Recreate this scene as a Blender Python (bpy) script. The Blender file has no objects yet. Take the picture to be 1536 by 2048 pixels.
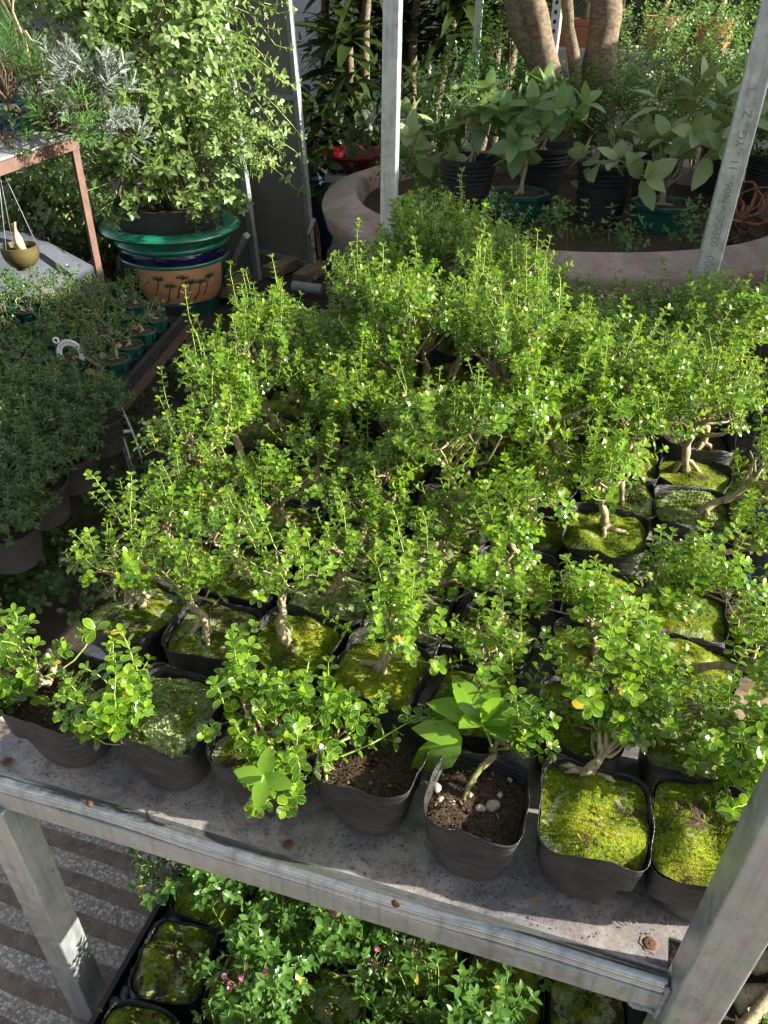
import bpy, math, random
import numpy as np
from mathutils import Vector, Matrix
R = math.radians
S = bpy.context.scene
COL = S.collection

# ------------------------------------------------------------------ camera, sky, sun, exposure
FPX, CX, CY = 1539.0, 768.0, 1024.0
CAM = np.array([0.0, 0.0, 1.62])
PITCH, YAW, ROLL = R(34.9), R(17.2), R(1.1)
FW = np.array([-math.sin(YAW)*math.cos(PITCH), math.cos(YAW)*math.cos(PITCH), -math.sin(PITCH)])
RT = np.array([math.cos(YAW), math.sin(YAW), 0.0])
DN = -np.cross(RT, FW)
XR = RT*math.cos(ROLL) - DN*math.sin(ROLL)
YD = DN*math.cos(ROLL) + RT*math.sin(ROLL)
cd = bpy.data.cameras.new('camera'); cam = bpy.data.objects.new('camera', cd); COL.objects.link(cam)
cd.sensor_fit = 'VERTICAL'; cd.sensor_height = 24.0; cd.sensor_width = 18.0; cd.lens = FPX/2048*24.0
cd.clip_start = 0.02; cd.clip_end = 200.0
m = Matrix.Identity(4)
for i in range(3):
    m[i][0] = XR[i]; m[i][1] = -YD[i]; m[i][2] = -FW[i]; m[i][3] = CAM[i]
cam.matrix_world = m
S.camera = cam

SUN_EL, SUN_AZ = R(23.0), R(7.5)          # azimuth measured from +X towards +Y
w = bpy.data.worlds.new('World'); S.world = w; w.use_nodes = True
nt = w.node_tree; nt.nodes.clear()
sky = nt.nodes.new('ShaderNodeTexSky'); sky.sky_type = 'NISHITA'; sky.sun_disc = False
sky.sun_elevation = SUN_EL; sky.sun_rotation = math.pi/2 - SUN_AZ
sky.air_density = 1.0; sky.dust_density = 3.0; sky.ozone_density = 0.6
hsv = nt.nodes.new('ShaderNodeHueSaturation'); hsv.inputs['Saturation'].default_value = 0.45; nt.links.new(sky.outputs[0], hsv.inputs['Color'])
bg = nt.nodes.new('ShaderNodeBackground'); bg.inputs[1].default_value = 0.082
wo = nt.nodes.new('ShaderNodeOutputWorld')
nt.links.new(hsv.outputs[0], bg.inputs[0]); nt.links.new(bg.outputs[0], wo.inputs[0])
sd = bpy.data.lights.new('sun', 'SUN'); sd.energy = 5.0; sd.angle = R(0.5); sd.color = (1.0, 0.93, 0.80)
so = bpy.data.objects.new('sun', sd); COL.objects.link(so)
sv = Vector((math.cos(SUN_EL)*math.cos(SUN_AZ), math.cos(SUN_EL)*math.sin(SUN_AZ), math.sin(SUN_EL)))
so.rotation_euler = sv.to_track_quat('Z', 'Y').to_euler(); so.location = (6, 2, 5)
S.view_settings.view_transform = 'Standard'; S.view_settings.look = 'None'
S.view_settings.exposure = 1.58; S.view_settings.gamma = 1.0
S.render.engine = 'CYCLES'
cy = S.cycles
cy.max_bounces = 7; cy.diffuse_bounces = 3; cy.glossy_bounces = 2; cy.transmission_bounces = 4; cy.transparent_max_bounces = 4
cy.caustics_reflective = False; cy.caustics_refractive = False
try:
    cy.use_denoising = True; cy.denoiser = 'OPENIMAGEDENOISE'; cy.denoising_input_passes = 'RGB_ALBEDO_NORMAL'; cy.denoising_prefilter = 'ACCURATE'
except Exception: pass

def A(px, py, z):
    """world point at height z seen at photograph pixel px, py"""
    d = XR*(px-CX)/FPX + YD*(py-CY)/FPX + FW
    return CAM + d*((z-CAM[2])/d[2])
def AY(px, py, y):
    d = XR*(px-CX)/FPX + YD*(py-CY)/FPX + FW
    return CAM + d*(y/d[1])

# ------------------------------------------------------------------ materials
def srgb(r, g, b):
    f = lambda c: (c/255/12.92) if c/255 <= 0.04045 else ((c/255+0.055)/1.055)**2.4
    return (f(r), f(g), f(b), 1.0)
class NT:
    def __init__(s, name):
        s.m = bpy.data.materials.new(name); s.m.use_nodes = True
        s.t = s.m.node_tree; s.t.nodes.clear()
        s.out = s.n('ShaderNodeOutputMaterial')
    def n(s, typ, **kw):
        nd = s.t.nodes.new(typ)
        for k, v in kw.items():
            if k.startswith('i_'):
                nd.inputs[k[2:].replace('_', ' ')].default_value = v
            else: setattr(nd, k, v)
        return nd
    def l(s, a, b): s.t.links.new(a, b)
    def noise(s, vec, scale, detail=4.0, rough=0.55, dist=0.0, w=None):
        nd = s.n('ShaderNodeTexNoise'); nd.inputs['Scale'].default_value = scale
        nd.inputs['Detail'].default_value = detail; nd.inputs['Roughness'].default_value = rough
        nd.inputs['Distortion'].default_value = dist
        if w is not None:
            nd.noise_dimensions = '4D'; s.l(w, nd.inputs['W'])
        if vec is not None: s.l(vec, nd.inputs['Vector'])
        return nd.outputs[0]
    def ramp(s, fac, stops):
        nd = s.n('ShaderNodeValToRGB'); cr = nd.color_ramp
        while len(cr.elements) > 1: cr.elements.remove(cr.elements[0])
        cr.elements[0].position = stops[0][0]; cr.elements[0].color = stops[0][1]
        for p, c in stops[1:]:
            e = cr.elements.new(p); e.color = c
        s.l(fac, nd.inputs[0]); return nd.outputs[0]
    def mix(s, f, a, b, typ='MIX'):
        nd = s.n('ShaderNodeMix', data_type='RGBA', blend_type=typ)
        for i, x in ((0, f), (6, a), (7, b)):
            if isinstance(x, (int, float)): nd.inputs[i].default_value = x
            elif isinstance(x, tuple): nd.inputs[i].default_value = x
            else: s.l(x, nd.inputs[i])
        return nd.outputs[2]
    def math(s, op, a, b=0.0, clamp=False):
        nd = s.n('ShaderNodeMath', operation=op); nd.use_clamp = clamp
        for i, x in ((0, a), (1, b)):
            if isinstance(x, (int, float)): nd.inputs[i].default_value = x
            else: s.l(x, nd.inputs[i])
        return nd.outputs[0]
    def bump(s, h, strength, dist=0.002):
        nd = s.n('ShaderNodeBump'); nd.inputs['Strength'].default_value = strength
        nd.inputs['Distance'].default_value = dist; s.l(h, nd.inputs['Height']); return nd.outputs[0]
    def bsdf(s, color, rough=0.5, metal=0.0, spec=0.5, normal=None, coat=0.0):
        p = s.n('ShaderNodeBsdfPrincipled')
        for k, x in (('Base Color', color), ('Roughness', rough), ('Metallic', metal), ('Specular IOR Level', spec), ('Coat Weight', coat)):
            if isinstance(x, (int, float, tuple)): p.inputs[k].default_value = x
            else: s.l(x, p.inputs[k])
        if normal is not None: s.l(normal, p.inputs['Normal'])
        return p.outputs[0]
    def done(s, sh): s.l(sh, s.out.inputs[0]); return s.m
G = lambda v: (v, v, v, 1.0)

def leaf_mat(name, dark, light, margin, under, trans, tfac=0.42, rough=0.32, yellow=0.02, marg_w=0.80, spec=0.5, veins=False, mid_c=None):
    t = NT(name)
    at = t.n('ShaderNodeAttribute', attribute_name='luv')
    sp = t.n('ShaderNodeSeparateXYZ'); t.l(at.outputs['Vector'], sp.inputs[0])
    oi = t.n('ShaderNodeObjectInfo')
    r = t.math('MULTIPLY_ADD', oi.outputs['Random'], 0.30); 
    rr = t.math('ADD', sp.outputs[2], t.math('MULTIPLY', t.math('SUBTRACT', oi.outputs['Random'], 0.5), 0.35), True)
    col = t.ramp(rr, [(0.0, dark), (0.85, light)] if mid_c is None else [(0.10, dark), (0.45, mid_c), (0.80, light)])
    if yellow: col = t.mix(t.math('GREATER_THAN', sp.outputs[2], 0.985), col, (0.50, 0.36, 0.03, 1))
    au = t.math('ABSOLUTE', sp.outputs[0])
    mg = t.math('SMOOTH_MIN', t.math('MULTIPLY', t.math('SUBTRACT', au, marg_w), 6.0), 1.0, False)
    mg = t.math('MAXIMUM', mg, 0.0)
    mid = t.math('SUBTRACT', 1.0, t.math('MULTIPLY', au, 9.0), True)
    mk = t.math('MAXIMUM', mg, t.math('MULTIPLY', mid, 0.6), True)
    if veins:
        vs = t.math('SINE', t.math('MULTIPLY', t.math('SUBTRACT', sp.outputs[1], t.math('MULTIPLY', au, 0.22)), 44.0))
        mk = t.math('MAXIMUM', mk, t.math('MULTIPLY', t.math('SUBTRACT', vs, 0.80), 2.2), True)
    gn = t.noise(t.n('ShaderNodeTexCoord').outputs['Object'], 60, 3, 0.6)
    col = t.mix(t.ramp(gn, [(0.50, G(0)), (0.75, G(0.35))]), col, under)
    col = t.mix(t.math('MULTIPLY', mk, 0.8), col, margin)
    ge = t.n('ShaderNodeNewGeometry')
    col = t.mix(t.math('MULTIPLY', ge.outputs['Backfacing'], 0.75), col, under)
    rg = t.math('ADD', rough, t.math('MULTIPLY', ge.outputs['Backfacing'], 0.3))
    p = t.bsdf(col, rg, 0.0, spec)
    tr = t.n('ShaderNodeBsdfTranslucent')
    tc = t.mix(0.35, trans, col)
    tc = t.mix(t.math('MULTIPLY', mk, 0.5), tc, t.mix(0.5, trans, margin))
    t.l(tc, tr.inputs[0])
    mx = t.n('ShaderNodeMixShader'); mx.inputs[0].default_value = tfac
    t.l(p, mx.inputs[1]); t.l(tr.outputs[0], mx.inputs[2])
    return t.done(mx.outputs[0])

def bark_mat(name, c1, c2, scale=60.0, moss=None, stretch=0.25):
    t = NT(name)
    tc = t.n('ShaderNodeTexCoord'); mp = t.n('ShaderNodeMapping'); mp.inputs['Scale'].default_value = (1, 1, stretch)
    t.l(tc.outputs['Object'], mp.inputs[0])
    n = t.noise(mp.outputs[0], scale, 6, 0.65)
    n2 = t.noise(tc.outputs['Object'], scale*0.3, 3, 0.6)
    col = t.ramp(n, [(0.3, c1), (0.7, c2)])
    if moss:
        col = t.mix(t.ramp(n2, [(0.5, G(0)), (0.62, G(1))]), col, moss)
    return t.done(t.bsdf(col, 0.85, 0, 0.2, t.bump(n, 0.8, 0.15/scale)))

def stone_like(name, c1, c2, scale, rough=0.8, bump=0.4, metal=0.0, spots=None, spec=0.4, bd=None):
    t = NT(name); tc = t.n('ShaderNodeTexCoord')
    n = t.noise(tc.outputs['Object'], scale, 6, 0.62)
    n3 = t.noise(tc.outputs['Object'], scale*9, 3, 0.6)
    f = t.mix(0.3, n, n3)
    col = t.ramp(f, [(0.3, c1), (0.68, c2)])
    if spots:
        sn = t.noise(tc.outputs['Object'], spots[2], 4, 0.7)
        col = t.mix(t.ramp(sn, [(spots[1], G(0)), (spots[1]+0.06, G(1))]), col, spots[0])
    rg = t.ramp(n3, [(0.3, G(max(0, rough-0.12))), (0.7, G(min(1, rough+0.1)))])
    return t.done(t.bsdf(col, rg, metal, spec, t.bump(f, bump, bd or 0.1/scale)))

M = {}
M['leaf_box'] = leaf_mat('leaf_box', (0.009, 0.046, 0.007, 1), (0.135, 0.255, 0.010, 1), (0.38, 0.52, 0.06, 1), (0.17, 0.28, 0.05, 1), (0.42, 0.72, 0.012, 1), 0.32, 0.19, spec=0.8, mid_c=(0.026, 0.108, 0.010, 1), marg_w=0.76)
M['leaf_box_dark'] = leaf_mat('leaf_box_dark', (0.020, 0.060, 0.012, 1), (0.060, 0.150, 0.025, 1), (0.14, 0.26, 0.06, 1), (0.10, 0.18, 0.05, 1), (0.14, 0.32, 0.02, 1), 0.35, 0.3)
M['leaf_large'] = leaf_mat('leaf_large', (0.10, 0.22, 0.015, 1), (0.20, 0.38, 0.030, 1), (0.28, 0.45, 0.08, 1), (0.22, 0.36, 0.10, 1), (0.32, 0.62, 0.03, 1), 0.42, 0.24, yellow=0, marg_w=0.93, veins=True)
M['leaf_shrub'] = leaf_mat('leaf_shrub', (0.050, 0.120, 0.030, 1), (0.26, 0.37, 0.13, 1), (0.20, 0.30, 0.09, 1), (0.18, 0.28, 0.10, 1), (0.30, 0.52, 0.08, 1), 0.35, 0.30, yellow=0)
M['leaf_myrtle'] = leaf_mat('leaf_myrtle', (0.025, 0.085, 0.015, 1), (0.09, 0.20, 0.035, 1), (0.14, 0.26, 0.07, 1), (0.14, 0.24, 0.07, 1), (0.20, 0.42, 0.04, 1), 0.35, 0.28)
M['leaf_pale'] = leaf_mat('leaf_pale', (0.14, 0.22, 0.09, 1), (0.30, 0.41, 0.17, 1), (0.24, 0.32, 0.13, 1), (0.24, 0.30, 0.15, 1), (0.30, 0.42, 0.08, 1), 0.3, 0.38, marg_w=0.95, veins=True)
M['leaf_bigdark'] = leaf_mat('leaf_bigdark', (0.085, 0.17, 0.07, 1), (0.20, 0.33, 0.12, 1), (0.14, 0.22, 0.08, 1), (0.16, 0.24, 0.10, 1), (0.25, 0.40, 0.06, 1), 0.3, 0.32, marg_w=0.95, veins=True)
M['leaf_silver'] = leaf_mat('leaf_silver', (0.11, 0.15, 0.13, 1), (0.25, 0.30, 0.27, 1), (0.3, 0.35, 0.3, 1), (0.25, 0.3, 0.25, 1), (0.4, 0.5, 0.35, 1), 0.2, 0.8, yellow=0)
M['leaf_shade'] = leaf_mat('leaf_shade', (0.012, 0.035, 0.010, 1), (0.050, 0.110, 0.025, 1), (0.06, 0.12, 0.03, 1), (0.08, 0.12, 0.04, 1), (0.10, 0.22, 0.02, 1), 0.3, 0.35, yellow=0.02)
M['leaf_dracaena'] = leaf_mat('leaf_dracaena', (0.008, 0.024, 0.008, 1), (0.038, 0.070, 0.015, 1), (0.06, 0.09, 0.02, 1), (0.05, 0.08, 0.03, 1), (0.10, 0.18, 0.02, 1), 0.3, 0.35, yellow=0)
M['leaf_pine'] = leaf_mat('leaf_pine', (0.03, 0.10, 0.02, 1), (0.09, 0.22, 0.04, 1), (0.1, 0.22, 0.05, 1), (0.1, 0.2, 0.05, 1), (0.15, 0.32, 0.03, 1), 0.25, 0.5, yellow=0)
M['petal'] = leaf_mat('petal', (0.65, 0.10, 0.28, 1), (0.85, 0.32, 0.50, 1), (0.9, 0.5, 0.65, 1), (0.8, 0.3, 0.5, 1), (0.9, 0.3, 0.5, 1), 0.3, 0.6, yellow=0)
M['leaf_red'] = leaf_mat('leaf_red', (0.10, 0.012, 0.02, 1), (0.22, 0.02, 0.04, 1), (0.25, 0.03, 0.05, 1), (0.2, 0.03, 0.05, 1), (0.4, 0.03, 0.06, 1), 0.3, 0.5, yellow=0)
M['leaf_bushy'] = leaf_mat('leaf_bushy', (0.030, 0.080, 0.026, 1), (0.085, 0.175, 0.050, 1), (0.10, 0.2, 0.06, 1), (0.1, 0.18, 0.06, 1), (0.14, 0.3, 0.04, 1), 0.3, 0.4, yellow=1)
M['bark'] = bark_mat('bark', (0.15, 0.115, 0.068, 1), (0.50, 0.42, 0.26, 1), 160)
M['bark_mossy'] = bark_mat('bark_mossy', (0.10, 0.08, 0.04, 1), (0.32, 0.27, 0.13, 1), 160, (0.12, 0.16, 0.03, 1))
M['stem_green'] = bark_mat('stem_green', (0.20, 0.30, 0.05, 1), (0.38, 0.46, 0.12, 1), 120)
M['bark_tree'] = bark_mat('bark_tree', (0.070, 0.052, 0.036, 1), (0.27, 0.21, 0.14, 1), 34, None, 1.6)
M['bark_dark'] = bark_mat('bark_dark', (0.06, 0.045, 0.03, 1), (0.20, 0.15, 0.10, 1), 60)
M['bark_red'] = bark_mat('bark_red', (0.12, 0.045, 0.025, 1), (0.36, 0.16, 0.09, 1), 90)

def film_mat(name, base, dust, rough):
    t = NT(name); tc = t.n('ShaderNodeTexCoord'); oi = t.n('ShaderNodeObjectInfo')
    wv = t.math('MULTIPLY', oi.outputs['Random'], 23.0)
    n = t.noise(tc.outputs['Object'], 22, 6, 0.7, 0.4, wv)
    mp = t.n('ShaderNodeMapping'); mp.inputs['Scale'].default_value = (14, 14, 160); t.l(tc.outputs['Object'], mp.inputs[0])
    n2 = t.noise(mp.outputs[0], 1.0, 4, 0.7, 0.8, wv)
    sx = t.n('ShaderNodeSeparateXYZ'); t.l(tc.outputs['Object'], sx.inputs[0])
    low = t.math('SUBTRACT', 1.0, t.math('MULTIPLY', sx.outputs[2], 16.0), True)
    d = t.math('ADD', t.math('MULTIPLY', n, 0.9), t.math('MULTIPLY', low, 0.32))
    d = t.ramp(d, [(0.45, G(0)), (0.95, G(1))])
    fine = t.noise(tc.outputs['Object'], 420, 2, 0.6, 0, wv)
    sc = t.ramp(fine, [(0.62, G(0)), (0.72, G(1))])
    d2 = t.math('ADD', t.math('MULTIPLY', d, 0.75), t.math('MULTIPLY', t.math('MULTIPLY', sc, d), 0.5), True)
    str_ = t.ramp(n2, [(0.55, G(0)), (0.75, G(0.35))])
    d2 = t.math('ADD', d2, str_, True)
    col = t.mix(d2, base, dust)
    rg = t.math('ADD', rough, t.math('MULTIPLY', d2, 0.35))
    h = t.math('ADD', t.math('MULTIPLY', n2, 1.0), t.math('MULTIPLY', n, 0.5))
    return t.done(t.bsdf(col, rg, 0, 0.5, t.bump(h, 0.9, 0.009)))
M['bag'] = film_mat('bag', (0.016, 0.016, 0.018, 1), (0.150, 0.138, 0.122, 1), 0.33)
M['nursery'] = film_mat('nursery', (0.012, 0.013, 0.016, 1), (0.045, 0.043, 0.042, 1), 0.36)
M['greypot'] = film_mat('greypot', (0.03, 0.033, 0.036, 1), (0.075, 0.075, 0.07, 1), 0.5)

def moss_mat(name, kind, blades=False):
    t = NT(name); tc = t.n('ShaderNodeTexCoord'); oi = t.n('ShaderNodeObjectInfo')
    wv = t.math('MULTIPLY', oi.outputs['Random'], 0.0) if blades else t.math('MULTIPLY', oi.outputs['Random'], 0.0)
    ge = t.n('ShaderNodeNewGeometry')      # world position: patches differ from pot to pot
    V = ge.outputs['Position']
    a = t.noise(V, 16, 4, 0.6, 0.3); b = t.noise(V, 33, 4, 0.65, 0.2); f = t.noise(V, 260, 3, 0.7); g = t.noise(V, 700, 2, 0.6)
    green = t.ramp(t.mix(0.45, a, f), [(0.38, (0.030, 0.055, 0.005, 1)), (0.46, (0.075, 0.12, 0.007, 1)), (0.53, (0.17, 0.215, 0.012, 1)), (0.61, (0.27, 0.27, 0.022, 1)), (0.68, (0.27, 0.18, 0.05, 1))])
    lich = t.ramp(f, [(0.3, (0.12, 0.16, 0.06, 1)), (0.65, (0.38, 0.44, 0.24, 1))])
    soil = t.ramp(t.mix(0.5, f, g), [(0.32, (0.018, 0.012, 0.008, 1)), (0.55, (0.075, 0.052, 0.034, 1)), (0.70, (0.22, 0.17, 0.12, 1))])
    k = {'moss': (0.57, 0.74), 'mixed': (0.49, 0.63), 'lichen': (0.42, 0.68), 'soil': (0.93, 0.0)}[kind]
    if kind == 'soil':
        col = t.mix(t.ramp(b, [(0.62, G(0)), (0.70, G(0.8))]), soil, green)
    else:
        col = t.mix(t.ramp(b, [(k[0], G(0)), (k[0]+0.05, G(1))]), green, lich)
        if not blades:
            c = t.noise(V, 24, 4, 0.65, 0.6)
            col = t.mix(t.ramp(c, [(0.51 if kind == 'mixed' else 0.57, G(0)), (0.58 if kind == 'mixed' else 0.64, G(1))]), col, soil)
    if blades:
        at = t.n('ShaderNodeAttribute', attribute_name='luv'); sp = t.n('ShaderNodeSeparateXYZ'); t.l(at.outputs['Vector'], sp.inputs[0])
        br = t.math('MULTIPLY_ADD', sp.outputs[2], 0.0)
        col = t.mix(t.math('MULTIPLY', sp.outputs[2], 0.40), col, (0.36, 0.40, 0.04, 1))
        p = t.bsdf(col, 0.7, 0, 0.2)
        tr = t.n('ShaderNodeBsdfTranslucent'); t.l(t.mix(0.4, col, (0.45, 0.6, 0.03, 1)), tr.inputs[0])
        mx = t.n('ShaderNodeMixShader'); mx.inputs[0].default_value = 0.45
        t.l(p, mx.inputs[1]); t.l(tr.outputs[0], mx.inputs[2]); return t.done(mx.outputs[0])
    h = t.mix(0.4, f, g)
    return t.done(t.bsdf(col, 0.9, 0, 0.15, t.bump(h, 1.0, 0.004)))
for k in ('moss', 'mixed', 'lichen', 'soil'): M['ground_'+k] = moss_mat('ground_'+k, k)
for k in ('moss', 'mixed', 'lichen'): M['tuft_'+k] = moss_mat('tuft_'+k, k, True)

def galv_mat(name, tint=1.0):
    t = NT(name); tc = t.n('ShaderNodeTexCoord'); V = tc.outputs['Object']
    vo = t.n('ShaderNodeTexVoronoi'); vo.inputs['Scale'].default_value = 70; t.l(V, vo.inputs['Vector'])
    n = t.noise(V, 7, 5, 0.6, 0.5); n2 = t.noise(V, 45, 5, 0.7, 0.3); n3 = t.noise(V, 3.1, 4, 0.6)
    c = t.ramp(t.mix(0.5, n, n2), [(0.3, (0.26*tint, 0.28*tint, 0.29*tint, 1)), (0.7, (0.50*tint, 0.53*tint, 0.53*tint, 1))])
    c = t.mix(t.math('MULTIPLY', t.n('ShaderNodeSeparateColor').outputs[0], 0.0), c, c)
    vs = t.n('ShaderNodeSeparateColor'); t.l(vo.outputs['Color'], vs.inputs[0])
    c = t.mix(0.10, c, vo.outputs['Color'], 'SOFT_LIGHT')
    rust = t.math('MULTIPLY', t.ramp(n3, [(0.62, G(0)), (0.74, G(1))]), t.ramp(n2, [(0.5, G(0)), (0.66, G(1))]))
    c = t.mix(t.math('MULTIPLY', rust, 0.7), c, (0.17, 0.085, 0.04, 1))
    mp = t.n('ShaderNodeMapping'); mp.inputs['Scale'].default_value = (90, 90, 5); t.l(V, mp.inputs[0])
    dr = t.noise(mp.outputs[0], 1.0, 4, 0.65)
    c = t.mix(t.ramp(dr, [(0.50, G(0)), (0.72, G(0.5))]), c, (0.14, 0.14, 0.125, 1))
    sp_ = t.noise(V, 95, 2, 0.5)
    c = t.mix(t.ramp(sp_, [(0.70, G(0)), (0.76, G(0.7))]), c, (0.62, 0.64, 0.64, 1))
    rg = t.ramp(n2, [(0.3, G(0.25)), (0.7, G(0.55))])
    return t.done(t.bsdf(c, rg, 0.55, 0.5, t.bump(n2, 0.25, 0.001)))
M['galv'] = galv_mat('galv'); M['galv_bright'] = galv_mat('galv_bright', 1.3)
_p = [n for n in M['galv_bright'].node_tree.nodes if n.type == 'BSDF_PRINCIPLED'][0]
_p.inputs['Metallic'].default_value = 0.85
for _l in list(M['galv_bright'].node_tree.links):
    if _l.to_node == _p and _l.to_socket.name == 'Roughness': M['galv_bright'].node_tree.links.remove(_l)
_p.inputs['Roughness'].default_value = 0.27
M['galv_light'] = galv_mat('galv_light', 1.35)

def shelf_mat():
    t = NT('shelf_sheet'); tc = t.n('ShaderNodeTexCoord'); V = tc.outputs['Object']
    n = t.noise(V, 5, 7, 0.68, 1.2); n2 = t.noise(V, 21, 7, 0.72, 1.0); n3 = t.noise(V, 120, 4, 0.65); n4 = t.noise(V, 11, 6, 0.7, 2.5)
    c = t.ramp(n, [(0.34, (0.17, 0.175, 0.21, 1)), (0.47, (0.37, 0.35, 0.35, 1)), (0.56, (0.50, 0.46, 0.43, 1)), (0.68, (0.31, 0.27, 0.25, 1))])
    c = t.mix(t.ramp(n2, [(0.46, G(0)), (0.62, G(0.55))]), c, (0.15, 0.12, 0.105, 1))
    ed = t.math('SUBTRACT', 1.0, t.math('MULTIPLY', t.math('ABSOLUTE', t.math('SUBTRACT', n4, 0.5)), 60.0), True)      # dried water lines
    c = t.mix(t.math('MULTIPLY', ed, 0.45), c, (0.10, 0.08, 0.07, 1))
    c = t.mix(t.ramp(n3, [(0.58, G(0)), (0.68, G(0.6))]), c, (0.07, 0.05, 0.04, 1))
    c = t.mix(t.ramp(t.noise(V, 8.3, 5, 0.7), [(0.60, G(0)), (0.70, G(0.55))]), c, (0.25, 0.14, 0.085, 1))
    mp = t.n('ShaderNodeMapping'); mp.inputs['Scale'].default_value = (6, 260, 1); mp.inputs['Rotation'].default_value = (0, 0, 0.5); t.l(V, mp.inputs[0])
    sc = t.noise(mp.outputs[0], 1.0, 2, 0.5)
    c = t.mix(t.ramp(sc, [(0.68, G(0)), (0.74, G(0.3))]), c, (0.6, 0.6, 0.6, 1))
    rg = t.ramp(n2, [(0.3, G(0.22)), (0.7, G(0.55))])
    return t.done(t.bsdf(c, rg, 0.35, 0.5, t.bump(t.mix(0.5, n2, n3), 0.5, 0.0015)))
M['shelf'] = shelf_mat()
M['rust'] = stone_like('rust', (0.05, 0.026, 0.016, 1), (0.17, 0.085, 0.05, 1), 90, 0.9)
M['rust_dark'] = stone_like('rust_dark', (0.030, 0.022, 0.018, 1), (0.085, 0.05, 0.032, 1), 60, 0.85)
M['rust_stain'] = stone_like('rust_stain', (0.19, 0.155, 0.14, 1), (0.27, 0.21, 0.18, 1), 60, 0.8)
M['redoxide'] = stone_like('redoxide', (0.095, 0.055, 0.042, 1), (0.19, 0.115, 0.088, 1), 18, 0.6)
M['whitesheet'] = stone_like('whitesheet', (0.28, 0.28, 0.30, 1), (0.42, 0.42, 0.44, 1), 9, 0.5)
M['gatepanel'] = stone_like('gatepanel', (0.12, 0.112, 0.105, 1), (0.185, 0.175, 0.165, 1), 4, 0.7, 0.15)
M['gateframe'] = stone_like('gateframe', (0.15, 0.17, 0.18, 1), (0.30, 0.33, 0.34, 1), 30, 0.55, 0.3, 0.3, ((0.12, 0.07, 0.045, 1), 0.60, 14))
M['wall'] = stone_like('wall', (0.36, 0.40, 0.45, 1), (0.46, 0.50, 0.55, 1), 3, 0.9, 0.15, spots=((0.28, 0.30, 0.33, 1), 0.62, 2.0))
M['sun_blocker'] = stone_like('sun_blocker', (0.30, 0.29, 0.28, 1), (0.42, 0.41, 0.40, 1), 3, 0.9)
M['clay'] = stone_like('clay', (0.34, 0.16, 0.11, 1), (0.50, 0.27, 0.20, 1), 9, 0.85, 0.5, spots=((0.48, 0.44, 0.40, 1), 0.50, 7.0))
M['clayrim'] = stone_like('clayrim', (0.17, 0.13, 0.11, 1), (0.36, 0.29, 0.25, 1), 10, 0.9, 0.9, spots=((0.30, 0.155, 0.115, 1), 0.56, 7.0))
M['terracotta'] = stone_like('terracotta', (0.40, 0.13, 0.075, 1), (0.52, 0.20, 0.12, 1), 12, 0.7, 0.2)
M['potsoil'] = moss_mat('potsoil', 'soil')
M['concrete'] = stone_like('concrete', (0.28, 0.28, 0.28, 1), (0.44, 0.44, 0.44, 1), 12, 0.9, 0.5)
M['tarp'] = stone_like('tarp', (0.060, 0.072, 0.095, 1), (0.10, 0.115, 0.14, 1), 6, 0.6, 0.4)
M['wood'] = bark_mat('wood', (0.16, 0.11, 0.07, 1), (0.34, 0.25, 0.17, 1), 40, None, 1.0)
M['pebble'] = stone_like('pebble', (0.16, 0.125, 0.085, 1), (0.46, 0.41, 0.34, 1), 80, 0.55, 0.2)
M['darkpebble'] = stone_like('darkpebble', (0.06, 0.06, 0.065, 1), (0.18, 0.18, 0.19, 1), 80, 0.5, 0.2)
def plain(name, col, rough=0.4, coat=0.0, spec=0.5, bumpn=0.1, var=0.18, scale=20):
    t = NT(name); tc = t.n('ShaderNodeTexCoord'); n = t.noise(tc.outputs['Object'], scale, 5, 0.6)
    c2 = tuple(min(1, x*(1+var)) for x in col[:3])+(1,); c1 = tuple(x*(1-var) for x in col[:3])+(1,)
    return t.done(t.bsdf(t.ramp(n, [(0.3, c1), (0.7, c2)]), rough, 0, spec, t.bump(n, bumpn, 0.002), coat))
M['greenglaze'] = plain('greenglaze', (0.010, 0.19, 0.115, 1), 0.15, 0.6, var=0.4, scale=12)
M['blueglaze'] = plain('blueglaze', (0.010, 0.012, 0.055, 1), 0.12, 0.6, var=0.4)
M['darkgreenglaze'] = plain('darkgreenglaze', (0.006, 0.075, 0.055, 1), 0.15, 0.6, var=0.4)
M['tanglaze'] = plain('tanglaze', (0.62, 0.33, 0.17, 1), 0.28, 0.4, var=0.15)
M['paintgreen'] = plain('paintgreen', (0.025, 0.085, 0.035, 1), 0.3, 0.3, var=0.4)
M['paintbrown'] = plain('paintbrown', (0.15, 0.035, 0.018, 1), 0.3, 0.3, var=0.4)
M['greenplastic'] = plain('greenplastic', (0.012, 0.085, 0.060, 1), 0.35, 0.1, var=0.2)
M['tealglaze'] = plain('tealglaze', (0.015, 0.10, 0.12, 1), 0.2, 0.5, var=0.3)
M['navy'] = plain('navy', (0.012, 0.025, 0.075, 1), 0.4)
M['redplastic'] = plain('redplastic', (0.17, 0.007, 0.010, 1), 0.35)
M['teal'] = plain('teal', (0.012, 0.13, 0.12, 1), 0.4)
M['greyplastic'] = plain('greyplastic', (0.38, 0.40, 0.42, 1), 0.4)
M['white'] = plain('white', (0.78, 0.78, 0.78, 1), 0.4, var=0.06)
M['black'] = plain('black', (0.018, 0.018, 0.020, 1), 0.45)
M['ink'] = plain('ink', (0.20, 0.21, 0.23, 1), 0.6)
M['bowl'] = plain('bowl', (0.085, 0.070, 0.026, 1), 0.35, 0.3, var=0.35)
M['caudex'] = plain('caudex', (0.45, 0.33, 0.22, 1), 0.8, var=0.25, scale=60)
M['litter'] = stone_like('litter', (0.07, 0.04, 0.02, 1), (0.27, 0.19, 0.10, 1), 30, 0.8)
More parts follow.
